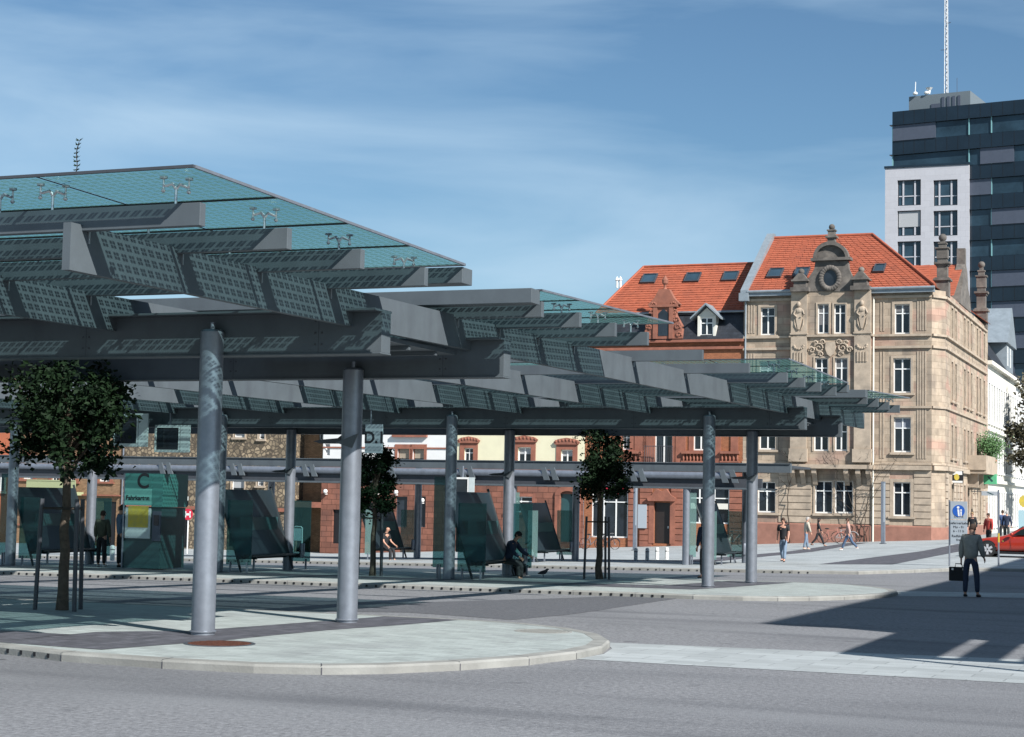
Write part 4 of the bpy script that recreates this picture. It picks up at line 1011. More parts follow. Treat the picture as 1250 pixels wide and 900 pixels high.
# white house
o, w, hx = house('white_house', 'white plastered house with red stone pilasters and paired tan blinds', 393, 546, 400, whitep)
h = H(hx)
ws = [h(485.5,499.5,546,566), h(504,517.5,546,566), h(397,402.5,542,556)]; ws2 = [h(440,456,455,500), h(485,500,455,500)]
gf = [h(484,497,606,644), h(507,519.5,606,644), h(420,430,607,617), h(407,423,622,664)]
shell(o, w, 3.6, 11.0, ws+ws2, whitep)
lw = MB(); wall_grid(lw, w, 0, -3.4, 3.6, [(x[0],x[1],max(x[2],-3.3),x[3]) for x in gf], y=-.08); lw.build('ground_floor_wall', redst_b, o)
for i, x in enumerate(ws): window(o, *x, trim=redst if i < 2 else None, surw=.2, frame=redst if i < 2 else white, shade=(.68, blind_b) if i < 2 else (.9, blind), cross=False, leaves=1)
a, b, c_, d = h(480, 522, 530, 534); q = MB(); q.box(a, b, -.25, 0, c_, d); q.box(w, 0, -.06, 0, h(480,500,546,548)[2], h(480,500,546,548)[3]); q.box(w, 0, -.3, 0, 3.602, 3.85); q.box(w,0,-.3,0,10.7,11)
q.build('cornice', redst, o)
for x in ws2: window(o, *x, trim=redst, surw=.2)
for x in gf[:3]: window(o, *x, y=-.08, frame=steel_d, leaves=1, cross=False)
x = gf[3]; q = MB(); q.box(x[0], x[1], .10, .16, x[2], x[3]); q.build('door', black, o)
for px, py in ((400,600),(464,600),(518,611),(486,601)):
    a, z_ = FB(px, py, BF); q = MB(); q.ball(a-hx, -.35, z_, .16, n=10, k=8); q.box(a-hx-.03, a-hx+.03, -.35, -.08, z_-.22, z_-.16); q.build('wall_lamp', white, o, smooth=True)
gable_roof(o, w, 11.0, slate, 1.6)
# dark set-back passage house
o, w, hx = house('shadowed_house', 'narrow shaded house front in the gap between rubble and white houses', 352, 393, 400, rubble)
h = H(hx); x = h(372,380,520,536)
q = MB(); wall_grid(q, w, 0, -3.4, 10.5, [x], y=2.2); q.build('wall', yellowb, o); window(o, *x, y=2.2)
q = MB(); q.box(w, 0, -.1, 2.4, .9, 1.3); q.build('passage_lintel', redst, o)
gable_roof(o, w, 10.5, slate, 1.6)
# rubble stone house
o, w, hx = house('rubble_house', 'rubble stone house with small white windows left of the dark gap', 148, 352, 400, rubble)
h = H(hx)
ws = [h(286,299,526,534), h(316,323,524,536), h(171,180.5,564,580), h(283,298,583,600), h(314,322,583,593), h(218,226,582,592), h(195,203,470,500), h(290,302,470,500)]
gf = [h(216,228,612,668)]
shell(o, w, -3.6, 10.5, ws+gf, rubble)
for x in ws: window(o, *x, shade=(.75, blind), trim=sandst_p, surw=.1, cross=False, leaves=1)
x = gf[0]; q = MB(); q.box(x[0], x[1], .10, .16, x[2], x[3]); q.build('door', black, o)
q = MB(); a, b, c_, d = h(214,230,606,611); q.box(a, b, -.2, -.01, c_, d); q.build('shop_sign', poster, o)
q = MB(); q.tube([(w+.15,-.1,10.4),(w+.15,-.1,-2.8)], .06, 8); q.build('downpipe', galv, o)
q = MB(); q.box(w, 0, -.15, 0, .55, .8); q.build('string_course', redst, o)
gable_roof(o, w, 10.5, slate, 1.6)
# yellow brick house with balcony
o, w, hx = house('yellow_brick_house', 'yellow brick house with red window trim and a green slatted balcony, behind the near tree', 22, 148, 400, yellowb)
h = H(hx)
ws = [h(29,40,557,585), h(64,72,560,588), h(86,92,560,588), h(122,134,558,588), h(29,40,480,510), h(122,134,480,510)]
gf = [h(126,140,612,668), h(28,60,612,640), h(66,80,612,640)]
shell(o, w, -3.8, 10.8, ws+gf, yellowb)
for x in ws: window(o, *x, shade=(.55, blind), trim=redst, surw=.28, cross=False)
for x in gf[1:]: window(o, *x, trim=redst, surw=.2)
x = gf[0]; q = MB(); q.box(x[0], x[1], .10, .16, x[2], x[3]); q.build('door', black, o)
q = MB(); a, b, c_, d = h(28,148,602,606); q.box(w, 0, -.25, 0, c_, d); a, b, c_, d = h(28,148,543,546); q.box(w, 0, -.2, 0, c_, d); q.build('stone_band', redst, o)
q = MB(); a, b, c_, d = h(44,102,587,601); q.box(a, b, -1.1, 0.02, c_-.25, c_); 
for i in range(40): x = a+(b-a)*i/39; q.box(x-.05, x+.05, -1.1, -1.07, c_, d)
q.box(a, b, -1.13, -1.05, d, d+.08); q.build('balcony', mat('pale_green_slats', (.33,.36,.20), .7), o)
gable_roof(o, w, 10.8, slate, 1.6)
o, w, hx = house('orange_house', 'orange plastered house front at the left edge', -60, 22, 400, orangep)
h = H(hx); ws = [h(-5,5,560,600), h(-30,-18,560,600)]; shell(o, w, -3.8, 10.2, ws, orangep)
for x in ws: window(o, *x, trim=sandst_p)
gable_roof(o, w, 10.2, slate, 1.6)

# ------------------------------------------------------------------ pale houses along the side street
SA = ox+CH*.55+.0
def sideM(b0): return Matrix(((0,-1,0,0),(1,0,0,0),(0,0,1,0),(0,0,0,1)))
def side_house(name, label, b0, b1, zev, wm, roof_m, rise, turret=False):
    o = thing(name, label, 'house', W(SA, b0, 0), -TH); L = b1-b0; Ms = sideM(b0)
    k = int(L/1.75); ho = []
    for (z0, z1) in ((.4,3.0),(4.6,7.2),(8.3,11.3)):
        for i in range(k): x = L*(i+.5)/k; ho.append((x-.5, x+.5, z0, z1))
    q = MB(Ms); wall_grid(q, 0, L, -1, zev, ho); q.quad((0,0,-1),(0,0,zev),(0,9,zev),(0,9,-1)); q.quad((L,0,-1),(L,9,-1),(L,9,zev),(L,0,zev)); q.build('wall', wm, o)
    for x in ho: window(o, *x, M_=Ms, trim=whitep, surw=.12)
    q = MB(Ms); q.box(0, L, -.35, .0, zev-.25, zev+.05); q.box(0, L, -.2, 0, 7.6, 7.8); q.box(0,L,-.25,0,3.7,3.95); q.build('cornice', offw, o)
    q = MB(Ms); q.quad((0,-.3,zev+.05),(L,-.3,zev+.05),(L,1.6,zev+rise),(0,1.6,zev+rise)); q.quad((0,1.6,zev+rise),(L,1.6,zev+rise),(L,6,zev+rise+1.2),(0,6,zev+rise+1.2)); q.quad((0,-.3,zev+.05),(0,1.6,zev+rise),(0,6,zev+rise+1.2),(0,9,zev))
    rf = q.build('roof', roof_m, o)
    if turret:
        q = MB(Ms); q.box(L*.55, L*.8, -.2, 2, zev+.1, zev+2.4); q.prism([(L*.5,zev+2.4),(L*.85,zev+2.4),(L*.675,zev+5.6)], -.4, 2); q.build('dormer', zinc, rf)
        for s_ in (.58,.68): window(rf, L*s_, L*s_+.7, zev+.6, zev+2.2, y=-.2, M_=Ms, depth=.02, name='dormer_window')
    return o
side_house('cream_side_house', 'cream house with rows of tall windows and dark mansard, behind the corner house', BF+SD+1.0, 136.5, 12.9, offw, slate, 3.0, True)
side_house('plain_side_house', 'pale narrow house at the far end of the side street', 136.6, 147.0, 12.6, whitep, slate, 2.4)

# ------------------------------------------------------------------ tower block
TB = 175.0; tx, tz = FB(1081, 206, TB)
TW = thing('office_tower', 'dark glass office tower with banded storeys behind the corner house', 'tower', W(tx+.6, TB+1.2, 0), -R(30))
FH = 3.42; ztop = FB(1087, 134, TB)[1]
nF = 16; Wt, Dt = 44., 22.
q = MB(); q.box(0, Wt, .5, Dt, -2, ztop-.2); q.build('core', hr_dark, TW)
rnd = random.Random(5)
pat = [[1,1,1,1,0]+[0]*30, [0]*8+[1,1,1,0,0,1], [1]*9+[0,0,0,1,1,1], [0]*9+[1,1,1,1], [0]*40, [0]*9+[1]*9, [0]*9+[1,1,1,1,1], [0]*8+[1,0,1,1]]
PWd = 1.24
for i in range(nF):
    z1 = ztop-i*FH
    q = MB(); q.box(-.05, Wt, -.02, .5, z1-1.55, z1); 
    q.box(-.3, Wt, -.3, .5, z1-1.62, z1-1.55); q.cur = 1
    for k in range(1, int(Wt/PWd)): q.box(k*PWd-.015, k*PWd+.015, -.035, -.02, z1-1.54, z1)
    q.build('spandrel', [hr_dark, black], TW)
    zw0, zw1 = z1-FH, z1-1.62
    row = pat[i] if i < len(pat) else [0]*6+[1 if rnd.random() < .5 else 0 for _ in range(30)]
    q = MB(); q.box(.02, Wt-.02, .02, .1, zw0+.02, zw1-.02); q.build('window_band', hr_glass, TW)
    vals = [row[k] if k < len(row) else (1 if rnd.random() < .3 else 0) for k in range(int(Wt/PWd))]
    k = 0
    while k < len(vals):
        if vals[k]:
            k2 = k
            while k2 < len(vals) and vals[k2]: k2 += 1
            q = MB(); q.box(k*PWd+.02, k2*PWd-.02, -.12, .0, zw0+.02, zw1-.02)
            for kk in range(k+1, k2): q.box(kk*PWd-.012, kk*PWd+.012, -.123, -.119, zw0+.02, zw1-.02)
            q.build('sun_screen', hr_silver, TW); k = k2
        k += 1
    q = MB(); 
    for k in (0, 7, 9, 14, 19):
        q = MB(); q.box(k*PWd-.05, k*PWd+.06, -.1, .2, zw0, zw1); q.build('mullion', mat('green_mullion', (.2,.4,.42), .4) if 'green_mullion' not in bpy.data.materials else bpy.data.materials['green_mullion'], TW)
# white clad bay with big windows
WB = TB-.6
x0w, zw = FB(1080.5, 206, WB); x1w = FB(1183, 201, WB)[0]
wb = thing('white_tower_wing', 'white stone wing with square windows in front of the dark tower', 'tower', W(x0w, WB, 0), -TH)
ho = []
for (p0, p1) in ((1095.5,1124),(1139.5,1168.8)):
    for k in range(8):
        y0, y1 = (220.3+37.4*k, 250.4+37.0*k); a0, z1 = FB(p0, y0, WB); a1, z0 = FB(p1, y1, WB)
        if z0 > 0: ho.append((a0-x0w, a1-x0w, z0, z1, k, p0))
q = MB(); wall_grid(q, 0, x1w-x0w, -2, zw, [x[:4] for x in ho], depth=.5); q.box(0, x1w-x0w, .5, 6, zw-.3, zw); q.quad((0,0,-2),(0,0,zw),(0,6,zw),(0,6,-2)); q.quad((x1w-x0w,0,-2),(x1w-x0w,6,-2),(x1w-x0w,6,zw),(x1w-x0w,0,zw)); q.build('wall', hr_white, wb)
q = MB(); q.box(-.1, x1w-x0w+.05, -.1, 6, zw, zw+.25); q.build('coping', hr_dark, wb)
for x in ho:
    q = MB(); a, b, c_, d = x[:4]; wv = b-a; yi = .3
    q.box(a, a+.12, yi, yi+.1, c_, d); q.box(b-.12, b, yi, yi+.1, c_, d); q.box(a, b, yi, yi+.1, d-.12, d); q.box(a, b, yi, yi+.1, c_, c_+.1)
    o_ = q.build('window', steel_d, wb)
    q = MB()
    for f_ in (.24, .74): q.box(a+wv*f_-.09, a+wv*f_+.09, yi-.06, yi, c_+.1, d-.12)
    q.box(a+.12, b-.12, yi-.03, yi-.001, c_+(d-c_)*.36, c_+(d-c_)*.40); q.build('mullion', hr_white, o_)
    q = MB(); q.box(a+.1, b-.1, yi+.04, yi+.06, c_+.08, d-.1); q.build('pane', hr_glass, o_)
    if (x[4], x[5]) in ((1, 1095.5), (4, 1139.5), (5, 1095.5)): q = MB(); q.box(a+.12, b-.12, yi-.1, yi-.062, c_+(d-c_)*.36, d-.1); q.build('blind', blind, o_)
# penthouse, aerials and mast
ph = MB(); zp0 = ztop-.2; ph.box(1.4, 8.4, 1.5, 9, zp0, FB(1140,110,TB)[1]); ph.build('plant_room', mat('grey_cladding', (.14,.17,.19), .6), TW)
q = MB()
for k in range(4): q.box(5.2+.6*k, 5.5+.6*k, 1.42, 1.5, zp0+.3, zp0+1.7)
q.box(4.0, 5.0, 1.42, 1.5, zp0+.2, zp0+1.0); q.build('louvre', hr_silver, TW)
mh = FB(1152, -30, TB)[1]; mz = ztop
mt = thing('radio_mast', 'tall thin lattice radio mast on the roof of the dark tower', 'mast', W(*FB(1152, 120, TB)[:1], TB+2.0, 0), -TH)
for dx, dy in ((-.2,0),(.2,0),(0,.35)):
    q = MB(); q.tube([(dx,dy,mz-.1),(dx*.7,dy*.7,mh)], .05, 5); q.build('mast_leg', white, mt)
q = MB(); k = int((mh-mz)/.45)
for i in range(k):
    z0 = mz+(mh-mz)*i/k; z1 = mz+(mh-mz)*(i+1)/k; s_ = 1 if i % 2 else -1; q.tube([(-.2*s_,0,z0),(.2*s_,0,z1)], .03, 4); q.tube([(.2*s_,0,z0),(0,.35,z1)], .03, 4)
q.build('lattice', hr_silver, mt)
q = MB(); q.tube([(0,0,mh-2.2),(1.1,0,mh-1.8)], .04, 5); q.tube([(0,0,mh-5),(.5,0,mh-4.9)], .05, 5); q.tube([(0,0,mh-8),(-.6,0,mh-8)], .04, 5); q.tube([(1.2,0,mz),(1.2,0,mz+3.6)], .03, 5); q.build('antenna', hr_silver, mt)
zph = FB(1140,110,TB)[1]
for px, lab in ((1108,'thin white rod aerial at the left of the tower plant room'),(1122,'small white dish aerial on the tower plant room')):
    a = FB(px, 108, TB)[0]; o = thing('aerial', lab, 'aerial', W(a+.5, TB+2.2, zph), -TH)
    q = MB(); q.ball(0,0,.25,.28,.28,.22,10,6); 
    if px < 1115: q.tube([(0,0,.2),(.05,0,1.6)], .05, 5)
    else: q.lathe([(.1,.1),(.16,.5),(.36,.75),(.40,.8)], .3, 0, 10)
    q.build('aerial_body', white, o)

# ------------------------------------------------------------------ station hall beside the square (throws the big shadow), outside the picture to the right
st = thing('station_hall', 'long plain station hall with window bands to the right of the square', 'station', W(21.6, .9, 0), -TH)
q = MB(); q.box(0, 26, 0, 68, -1, 13.6); q.build('wall', offw, st)
q = MB(); q.box(-.35, 26.3, -.35, 68.3, 13.6, 14.0); q.build('roof', steel_d, st)
for k in range(9):
    for z0 in (1.0, 5.2, 9.4): q = MB(); q.box(-.06, .0, 2+7.3*k, 7.6+7.3*k, z0, z0+2.8); q.build('window', glassw, st)
pg = thing('station_forecourt_roof', 'unseen forecourt roof by the station hall, slatted to streak its shadow', 'roof', W(14.6, -.2, 0), -TH)
q = MB(); q.box(0, 6.6, -.1, .12, 5.8, 6.1); q.box(0, 6.6, 5.9, 6.2, 5.8, 6.1); q.box(0, .2, 0, 6, 5.8, 6.1); q.build('frame', steel, pg)
for k, (x, w_) in enumerate(((.3,.9),(1.5,.5),(2.3,1.2),(3.8,.6),(4.7,.5),(5.5,.9))): q = MB(); q.box(x, x+w_, .0, 6, 6.0, 6.06); q.build('shadow_slat', steel_d, pg)  # stand in for glazing, spaced to streak the shadow of the unseen roof
for x, y in ((.1,.0),(6.4,.0)): q = MB(); q.tube([(x,y,-.05),(x,y,5.9)], .09, 10); q.build('pole', steel, pg)

# ------------------------------------------------------------------ trees
def tree(label, a, b, dz, crown_c, crown_r, trunk_r, n_leaf, seed, lm=None, size=.09, stakes=True, name='street_tree', group='young clipped trees on the platforms', dense=1.):
    rnd = random.Random(seed); o = gthing(name, label, 'tree', a, b, dz=dz, group=group)
    cz, (rx, rz) = crown_c, crown_r
    q = MB(); n_ = 10
    pts = [(rnd.uniform(-.02,.02), rnd.uniform(-.02,.02), (cz+.2*rz)*i/n_-.03) for i in range(n_+1)]; q.tube(pts, [trunk_r*(1.18 if i == 0 else 1-.5*i/n_) for i in range(n_+1)], 10); q.build('trunk', bark, o, smooth=True)
    q = MB(); limbs = []
    for i in range(26):
        t_ = rnd.uniform(.55, 1.0); z0 = (cz+.15*rz)*t_; z0 = max(z0, cz-rz*.95); ph = rnd.uniform(0, 6.28); rr = rnd.uniform(.5, .92)
        e = (rr*rx*math.cos(ph), rr*rx*math.sin(ph), cz+rz*rnd.uniform(-.7,.85)); mid = (e[0]*.45, e[1]*.45, z0*.5+e[2]*.5-.05)
        q.tube([(0,0,z0), mid, e], [trunk_r*.34, trunk_r*.2, .006], 5, False); limbs.append((mid, e))
    q.build('limb', bark, o)
    V_, F_ = [], []
    cl = [Vector(m_).lerp(Vector(e), rnd.uniform(.2,1.15)) for m_, e in limbs for _ in range(7)]
    cl += [Vector((rx*rnd.uniform(-1,1), rx*rnd.uniform(-1,1), cz+rz*rnd.uniform(-1,1))) for _ in range(int(90*dense))]
    cl = [c_ for c_ in cl if (c_.x/rx)**2+(c_.y/rx)**2+abs((c_.z-cz)/rz)**2.6 < .98*(1+.28*math.sin(3*math.atan2(c_.y, c_.x)+seed)*math.sin(2.6*c_.z+seed))]
    for _ in range(n_leaf):
        c_ = rnd.choice(cl); sp = .12*rx
        p_ = c_+Vector((rnd.gauss(0,sp), rnd.gauss(0,sp), rnd.gauss(0,sp*.9)))
        d_ = Vector((rnd.gauss(0,1), rnd.gauss(0,1), rnd.gauss(-.2,.6))).normalized(); s_ = Vector((rnd.gauss(0,1), rnd.gauss(0,1), rnd.gauss(0,1))); s_ = (s_-d_*s_.dot(d_)).normalized()
        L = size*rnd.uniform(.5,1.55); n0 = len(V_); up_ = d_.cross(s_)*L*.08
        V_ += [p_, p_+d_*L*.4+s_*L*.3+up_, p_+d_*L, p_+d_*L*.4-s_*L*.3+up_]; F_.append((n0,n0+1,n0+2,n0+3))
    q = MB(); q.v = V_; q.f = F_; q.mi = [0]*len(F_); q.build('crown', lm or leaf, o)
    if stakes:
        for sx, sy in ((-.33,-.18),(.33,-.18),(.05,.36)):
            q = MB(); q.tube([(sx*1.12,sy*1.12,-.02),(sx,sy,1.75)], .035, 6); q.build('stake', steel_d, o)
        q = MB(); q.tube([(-.33,-.18,1.6),(.33,-.18,1.6),(.05,.36,1.6),(-.33,-.18,1.6)], .02, 5); q.build('tie', vine, o)
    return o
def tree_at(label, px, py, pcx0, pcx1, pcy0, pcy1, dz, seed, **kw):
    a, b = GP(px, py, dz); x0, zt = FB(pcx0, pcy0, b); x1, zb = FB(pcx1, pcy1, b); z0 = gz(a, b)+dz
    return tree(label, a, b, dz, (zt+zb)/2-z0, ((x1-x0)/2*.97, (zt-zb)/2), kw.pop('tr', .1), kw.pop('n', 5200), seed, **kw)
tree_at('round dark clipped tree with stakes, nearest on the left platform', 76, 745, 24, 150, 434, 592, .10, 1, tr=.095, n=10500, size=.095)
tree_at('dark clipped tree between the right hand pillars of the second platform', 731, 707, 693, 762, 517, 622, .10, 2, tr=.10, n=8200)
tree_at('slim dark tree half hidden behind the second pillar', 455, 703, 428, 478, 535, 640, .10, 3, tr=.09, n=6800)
a, b = FB(1247, 560, 128)[0], 128
tree('big dark autumn tree at the far right end of the side street', a+2.2, b, 0, 8.6, (3.4, 5.0), .25, 7000, 4, lm=mat('brown_green_leaves', (.05,.045,.025), .7, 0, 0, 3, col2=(.10,.09,.05)), size=.34, stakes=False, group=None)
# potted shrub on the corner balcony
pb, pz = FA(1216, 575, SA+1.0)
a_p, b_p = SA+.9, BF+18.0
sh = thing('potted_shrub', 'bright green shrub in a terracotta pot on the corner balcony', 'plant', W(a_p, b_p, 4.41), -TH)
q = MB(); q.lathe([(.28,0),(.42,.7),(.46,.72),(.46,.82),(.38,.82),(.36,.7)], 0, 0, 14); q.build('pot', mat('terracotta', (.36,.13,.06), .8, 0, .15, 4), sh)
q = MB(); rnd = random.Random(9)
for _ in range(2600):
    c_ = Vector((rnd.gauss(0,.42), rnd.gauss(0,.42), 1.75+rnd.gauss(0,.42))); d_ = Vector((rnd.gauss(0,1),rnd.gauss(0,1),rnd.gauss(0,1))).normalized(); s_ = d_.orthogonal().normalized(); L = .16
    q.quad(c_, c_+d_*L*.4+s_*L*.3, c_+d_*L, c_+d_*L*.4-s_*L*.3)
q.build('foliage', leaf_l, sh)
q = MB(); q.tube([(0,0,.7),(.02,0,1.7)], .05, 6); q.build('stem', bark, sh)

# ------------------------------------------------------------------ small street furniture
def grey_post(label, px, py, top, w_=.16):
    a, b = GP(px, py, .12); z0 = gz(a, b)+.12; zt_ = FB(px, top, b)[1]
    o = thing('light_column', label, 'light column', W(a, b, z0), -TH, 'flat grey light columns on the far pavement'); H_ = zt_-z0
    q = MB(); q.cbox(-w_/2*1.0, w_/2, -.1, .1, 0, H_, .02); o_ = q.build('shaft', galv, o)
    q = MB(); q.box(w_*.12, w_*.5+.004, -.104, -.1, H_*.35, H_*.97); q.build('light_slot', signgrey, o_)
    q = MB(); q.box(-w_*.8, w_*.8, -.15, .15, 0, .03); q.build('foot_plate', steel_d, o)
grey_post('flat grey light column in front of the corner house', 1078, 664, 588, .24)
grey_post('flat grey light column in front of the brick house shop', 775, 672, 585, .22)
grey_post('flat grey light column in the dark gap behind the left shelter', 373, 672, 604, .20)
grey_post('flat grey light column before the white house', 499, 671, 601, .20)
# pedestrian zone sign on two poles
a, b = GP(1159, 691, .12); z0 = gz(a, b)+.12
ps = thing('pedestrian_sign', 'grey pedestrian zone sign with round blue symbol and small print on poles', 'sign', W(a, b, z0), -TH)
zt_ = FB(1159, 612, b)[1]-z0; zb_ = FB(1159, 664, b)[1]-z0; x1 = FB(1181, 640, b)[0]-a
q = MB(); q.tube([(0,0,-.05),(0,0,zt_+.05)], .032, 8); q.build('pole', galv, ps)
zm = zb_+(zt_-zb_)*.57
q = MB(); q.cbox(.03, x1, -.05, -.03, zm+.01, zt_); up_ = q.build('upper_plate', signgrey, ps)
q = MB(); q.cbox(.03, x1, -.05, -.03, zb_, zm-.01); lo_ = q.build('lower_plate', signgrey, ps)
cx = (x1+.03)/2; cz = zt_-.36
q = MB(); q.prism([(cx+.225*math.cos(math.pi*i/14), cz+.225*math.sin(math.pi*i/14)) for i in range(28)], -.058, -.051); q.build('blue_disc', bluesign, up_)
q = MB()
q.prism([(cx-.02,cz-.2),(cx+.04,cz-.2),(cx+.02,cz+.06),(cx-.05,cz+.06)], -.062, -.0585); q.prism([(cx+.05*math.cos(i*.7)-.02,cz+.13+.05*math.sin(i*.7)) for i in range(9)], -.062, -.0585)
q.prism([(cx+.07,cz-.2),(cx+.11,cz-.2),(cx+.12,cz-.02),(cx+.06,cz-.02)], -.062, -.0585); q.prism([(cx+.035*math.cos(i*.7)+.09,cz+.03+.035*math.sin(i*.7)) for i in range(9)], -.062, -.0585)
q.build('white_figures', white, up_)
for txt, zz, pl in (('ZONE', zm+.13, up_), ('Lieferverkehr', zm-.13, lo_), ('Mo - Fr', zm-.28, lo_), ('6 - 11 h', zm-.43, lo_), ('Radfahrer', zm-.62, lo_), ('frei', zm-.76, lo_), ('Taxi frei', zm-.90, lo_)):
    if zz > zb_+.06: text(txt, .13, pl, (cx, -.054, zz), FR, textm)
a, b = GP(1219, 691, .12); z0 = gz(a, b)+.12
o = thing('sign_post', 'thin bare sign pole in front of the red car', 'pole', W(a, b, z0), -TH)
q = MB(); q.tube([(0,0,-.05),(0,0,FB(1219,598,b)[1]-z0)], .035, 8); q.build('pole', galv, o)
q = MB(); q.tube([(0,0,.9),(0,0,1.25)], .037, 8); q.build('yellow_sleeve', mat('yellow_paint', (.55,.40,.05), .5), o)
# pub sign and green shop sign hanging over the side street
def hang_sign(name, label, px0, px1, py0, py1, b, parts):
    a0, z0 = FB(px0, py1, b); a1, z1 = FB(px1, py0, b); o = thing(name, label, 'sign', W(a0, b, z0), -TH); w, h_ = a1-a0, z1-z0
    q = MB(); q.cbox(0, w, -.06, .06, 0, h_, .02); q.build('box', parts[0], o)
    if len(parts) > 1:
        q = MB(); q.box(w*.08, w*.92, -.067, -.061, h_*.68, h_*.97); q.box(w*.05,w*.95,-.067,-.061,h_*.04,h_*.2); q.build('white_band', white, o)
        q = MB(); q.prism([(w*.5+w*.2*math.cos(math.pi*i/8), h_*.5+h_*.26*math.sin(math.pi*i/8)) for i in range(16)], -.07, -.062); q.build('emblem', yellow_m, o)
    else:
        q = MB(); q.prism([(w*.3,h_*.75),(w*.42,h_*.78),(w*.75,h_*.3),(w*.62,h_*.22)], -.067, -.061); q.build('emblem', teal_d, o)
    q = MB(); q.tube([(-1.2,0,h_*.9),(0,0,h_*.9)], .03, 6); q.build('bracket', steel_d, o)
hang_sign('pub_sign', 'black and white pub sign with round yellow emblem on the corner house', 1160, 1176, 575, 590, BF+4.5, [black, 1])
hang_sign('shop_sign', 'green hanging sign with a dark emblem further down the side street', 1200, 1217, 579, 591, BF+17, [greensign])
hang_sign('street_sign', 'pale grey street name sign below the green sign', 1198, 1219, 600, 605, BF+14, [signgrey])
a, b = FB(1247, 612, BF+10)[0], BF+10
o = thing('round_stop_sign', 'yellow round stop sign above a pale blue board at the right edge', 'sign', W(a+.25, b, gz(a, b)+.12), -TH)
zc_ = FB(1247, 612, b)[1]-gz(a, b)-.12
q = MB(); q.tube([(0,.03,0),(0,.03,zc_+.4)], .04, 8); q.build('pole', galv, o)
q = MB(); q.prism([(.42*math.cos(math.pi*i/12), zc_+.42*math.sin(math.pi*i/12)) for i in range(24)], -.03, .0); q.build('disc', yellow_m, o)
q = MB(); q.box(-.45, .45, -.03, 0, zc_-2.6, zc_-.6); q.build('board', mat('pale_blue_board', (.35,.52,.58), .5), o)
# no entry style round sign left of the front pillar
a, b = GP(228, 676, .12); z0 = gz(a, b)+.12
o = thing('prohibition_sign', 'round red sign with white bar on a pole beside the ticket kiosk', 'sign', W(a, b, z0), -TH)
zc_ = FB(228, 628, b)[1]-z0
q = MB(); q.tube([(0,.03,-.05),(0,.03,zc_+.3)], .04, 8); q.build('pole', white, o)
q = MB(); q.prism([(.36*math.cos(math.pi*i/12), zc_+.36*math.sin(math.pi*i/12)) for i in range(24)], -.03, 0); q.build('disc', redsign, o)
q = MB(); q.box(-.22, .22, -.036, -.031, zc_-.07, zc_+.07); q.box(-.22,-.12,-.036,-.031,zc_-.2,zc_+.2); q.box(.12,.22,-.036,-.031,zc_-.2,zc_+.2); q.build('white_bar', white, o)
# arched bike hoop by the left shelter
a, b = GP(363, 674, .12); z0 = gz(a, b)+.12
o = thing('poster_stand', 'narrow pale metal frame stand with a poster near the left shelter', 'stand', W(a, b, z0), -TH); hh = FB(363, 643, b)[1]-z0
q = MB(); q.tube([(-.35,0,0),(-.35,0,hh-.1),(-.25,0,hh),(.25,0,hh),(.35,0,hh-.1),(.35,0,0)], .05, 6); q.build('frame', white, o)
q = MB(); q.box(-.3, .3, -.01, .01, hh*.45, hh-.12); q.build('poster', poster, o)
# white bollards on the far pavement
proto = None
spots = [((776,684),'leftmost of the short white bollards before the brick house'),((790,684),'second short white bollard before the brick house'),((802,683),'third short white bollard before the brick house'),((814,683),'rightmost of the short white bollards before the brick house'),
         ((137,683),'white bollard between the kiosk couple and the kiosk'),((220,680),'white bollard right of the ticket kiosk')]
for (px, py), lab in spots:
    a, b = GP(px, py, .12)
    if proto is None:
        o = proto = thing('bollard', lab, 'bollard', (0,0,0), -TH, 'white bollards on the far pavement')
        q = MB(); q.lathe([(.085,-.05),(.085,.44),(.07,.5),(.02,.52)], 0, 0, 12); q.build('post', white, o, smooth=True)
        q = MB(); q.lathe([(.089,.34),(.089,.37)], 0, 0, 12); q.build('band', steel_d, o)
    else: o = copy_tree(proto)
    o['label'] = lab; o.location = W(a, b, gz(a, b)+.12)
# manhole covers
for (px, py, dz, r_, mm, lab) in ((268, 786, .10, .44, rust, 'rusty brown round manhole cover on the near platform'), (663, 771, .10, .42, kerbstone, 'pale grey manhole cover near the tip of the near platform')):
    a, b = GP(px, py, dz); o = gthing('manhole_cover', lab, 'manhole cover', a, b, dz=dz)
    q = MB(); q.lathe([(r_,-.02),(r_,.005),(r_*.9,.008),(r_*.9,.003)], 0, 0, 28); q.build('ring', steel_d if mm is rust else mm, o)
    q = MB(); q.lathe([(r_*.88,-.02),(r_*.88,.006)], 0, 0, 28)
    for i in range(-3, 4):
        wv = math.sqrt(max(0,(r_*.8)**2-(i*r_*.22)**2)); q.box(-wv, wv, i*r_*.22-.02, i*r_*.22+.02, .006, .011)
    q.build('lid', mm, o)

